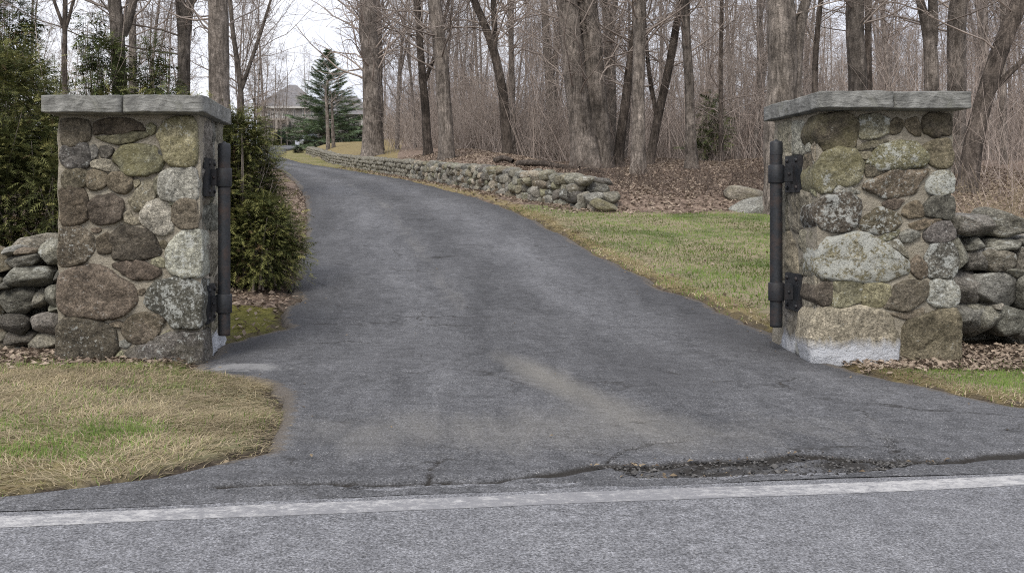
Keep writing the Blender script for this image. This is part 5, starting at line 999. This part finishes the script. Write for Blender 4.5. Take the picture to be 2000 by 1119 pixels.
def drive_bits():
    x, y = scatter(2600, (-2.6, 3.2), (4.1, 30), d_dr, rng); n2 = 50; c = np.array([p for p in cr2+cr1[7:15]]); j = rng.integers(0, len(c), n2); x = np.concatenate([x, c[j, 0]+rng.normal(0, .10, n2)]); y = np.concatenate([y, c[j, 1]+rng.normal(0, .012, n2)])
    K = len(x); z = height(x, y)+.014; th = rng.uniform(0, 6.28, K); s = rng.uniform(.006, .017, K); d = np.stack([np.cos(th), np.sin(th), .2*rng.normal(size=K)], 1); e = np.stack([-np.sin(th), np.cos(th), .3*rng.normal(size=K)], 1); C = np.stack([x, y, z], 1)
    V = np.stack([C-d*s[:, None], C+e*(s*.5)[:, None]+np.array([0, 0, .004]), C+d*s[:, None], C-e*(s*.5)[:, None]+np.array([0, 0, .004])], 1); q = rng.uniform(0, 1, (K, 1)); col = np.array((.09, .065, .045))*(1-q)+np.array((.30, .24, .16))*q
    i = (np.arange(K)*4)[:, None]; o = link('leaf_litter', Geo().add(V.reshape(-1, 3), i+np.array([0, 1, 2]), i+np.array([0, 2, 3]), col=np.repeat(col, 4, 0)).mesh('leaf_litter', False), ML); tag(o, 'scattered dry leaf scraps lying on the asphalt drive', 'leaves', kind='stuff')
drive_bits()
def gravel():
    n = 900; c2 = np.array(cr2); c1 = np.array(cr1); x = rng.uniform(cr2[0][0]-.05, cr2[-1][0]+.1, n); ya = np.interp(x, c1[:, 0], c1[:, 1]); yb = np.interp(x, c2[:, 0], c2[:, 1]); y = yb+(ya-yb)*rng.uniform(-.15, 1.15, n)
    k = rng.uniform(0, 1, n) < .25+.75*(ya-yb > .03); x, y = x[k], y[k]; K = len(x); s = rng.uniform(.003, .0085, K)*np.where(rng.uniform(0, 1, K) < .08, 2, 1); O8 = np.array([(1, 0, 0), (-1, 0, 0), (0, 1, 0), (0, -1, 0), (0, 0, .7), (0, 0, -.7)], float)
    V = np.stack([x, y, height(x, y)+.002], 1)[:, None]+s[:, None, None]*(O8[None]*rng.uniform(.6, 1.3, (K, 6, 1))+.2*rng.normal(size=(K, 6, 3))); Fo = np.array([(0, 2, 4), (2, 1, 4), (1, 3, 4), (3, 0, 4), (2, 0, 5), (1, 2, 5), (3, 1, 5), (0, 3, 5)])
    q = rng.uniform(0, 1, (K, 1)); col = np.array((.03, .03, .031))*(1-q)+np.array((.15, .145, .14))*q
    tag(link('gravel', Geo().add(V.reshape(-1, 3), ((np.arange(K)*6)[:, None, None]+Fo[None]).reshape(-1, 3), col=np.repeat(col, 6, 0)).mesh('gravel', False), ML), 'crumbled asphalt grit in the crack along the road edge', 'gravel', kind='stuff')
gravel()
def canes(name, label, cat, n, xr, yr, hr, seed, cols, r=.004, wander=.25, up=0., twigs=2, mask=None, el=(.4, 1.3), nseg=6):
    rg = np.random.default_rng(seed); x = rg.uniform(*xr, n); y = rg.uniform(*yr, n)
    if mask is not None: k = mask(x, y); x, y = x[k], y[k]
    K = len(x); z = gheight(x, y)-.02; th = rg.uniform(0, 6.28, K); e = rg.uniform(*el, K); D = np.stack([np.cos(th)*np.cos(e), np.sin(th)*np.cos(e), np.sin(e)], 1); L = rg.uniform(*hr, K); rr_ = r*rg.uniform(.6, 1.5, K)
    P, q = grow(np.stack([x, y, z], 1), D, L, rr_, nseg, wander, np.full(K, up), rg, .35); zg = gheight(P[..., 0].ravel(), P[..., 1].ravel()).reshape(P.shape[:2]); P[..., 2] = np.maximum(P[..., 2], zg+.005)
    g = Geo(); c = rg.uniform(0, 1, (K, 1)); c = np.array(cols[0])*(1-c)+np.array(cols[1])*c; V, Q = tubes(P, q, 3); g.add(V, Q, col=np.repeat(c, (nseg+1)*3, 0))
    if twigs:
        a = sprout(P, q, twigs, .25, 1., (.4, 1.0), (.25, .6), rg); P2, q2 = grow(a[0], a[1], a[2], np.maximum(a[3], r*.4), 2, wander, np.full(len(a[0]), up), rg, .5); V, Q = tubes(P2, q2, 3); g.add(V, Q, col=np.repeat(np.repeat(c, twigs, 0), 9, 0))
    tag(link(name, g.mesh(name), MCane), label, cat, kind='stuff')
TAN = ((.15, .115, .075), (.40, .33, .225)); BRN = ((.065, .050, .042), (.165, .130, .108)); GRY = ((.19, .155, .132), (.44, .37, .325))
canes('brambles', 'tangle of pale dead brambles above the flat-stoned wall', 'brambles', 3800, (3.9, 9.5), (8.1, 12.5), (.5, 1.5), 61, TAN, .0042, .34, -.05, 1, lambda x, y: x > .42*y+.5, (.5, 1.5))
canes('brush', 'brown twiggy brush on the leaf slope left of the boulders', 'brush', 900, (3.2, 9.5), (19.4, 24.5), (.25, .8), 62, BRN, .0055, .3, -.03, 2, lambda x, y: behind(x, y) > .5)
canes('undergrowth', 'grey brown saplings and brush filling the floor of the wood', 'undergrowth', 7200, (-4, 70), (33, 92), (1.4, 7.5), 63, GRY, .0100, .21, .05, 4, lambda x, y: (behind(x, y) > 3.5) & (x < y*.80) & (x > -1.5+(y > 45)*(y-45)*-.03), (1.0, 1.57), 4)
canes('undergrowth', 'grey brush and saplings behind the pillar with the whitened foot', 'undergrowth', 1500, (5.5, 30), (15, 34), (1.0, 3.2), 64, GRY, .006, .16, .04, 3, lambda x, y: (x > 7.8+(y > 19)*1.5) & (behind(x, y) > -3), (.8, 1.57), 5)
canes('undergrowth', 'thin leafless saplings behind the evergreen shrubs', 'undergrowth', 900, (-26, -5), (18, 60), (1.5, 5.0), 65, GRY, .008, .12, .05, 3, lambda x, y: x < -.28*y, (1.0, 1.57), 4)
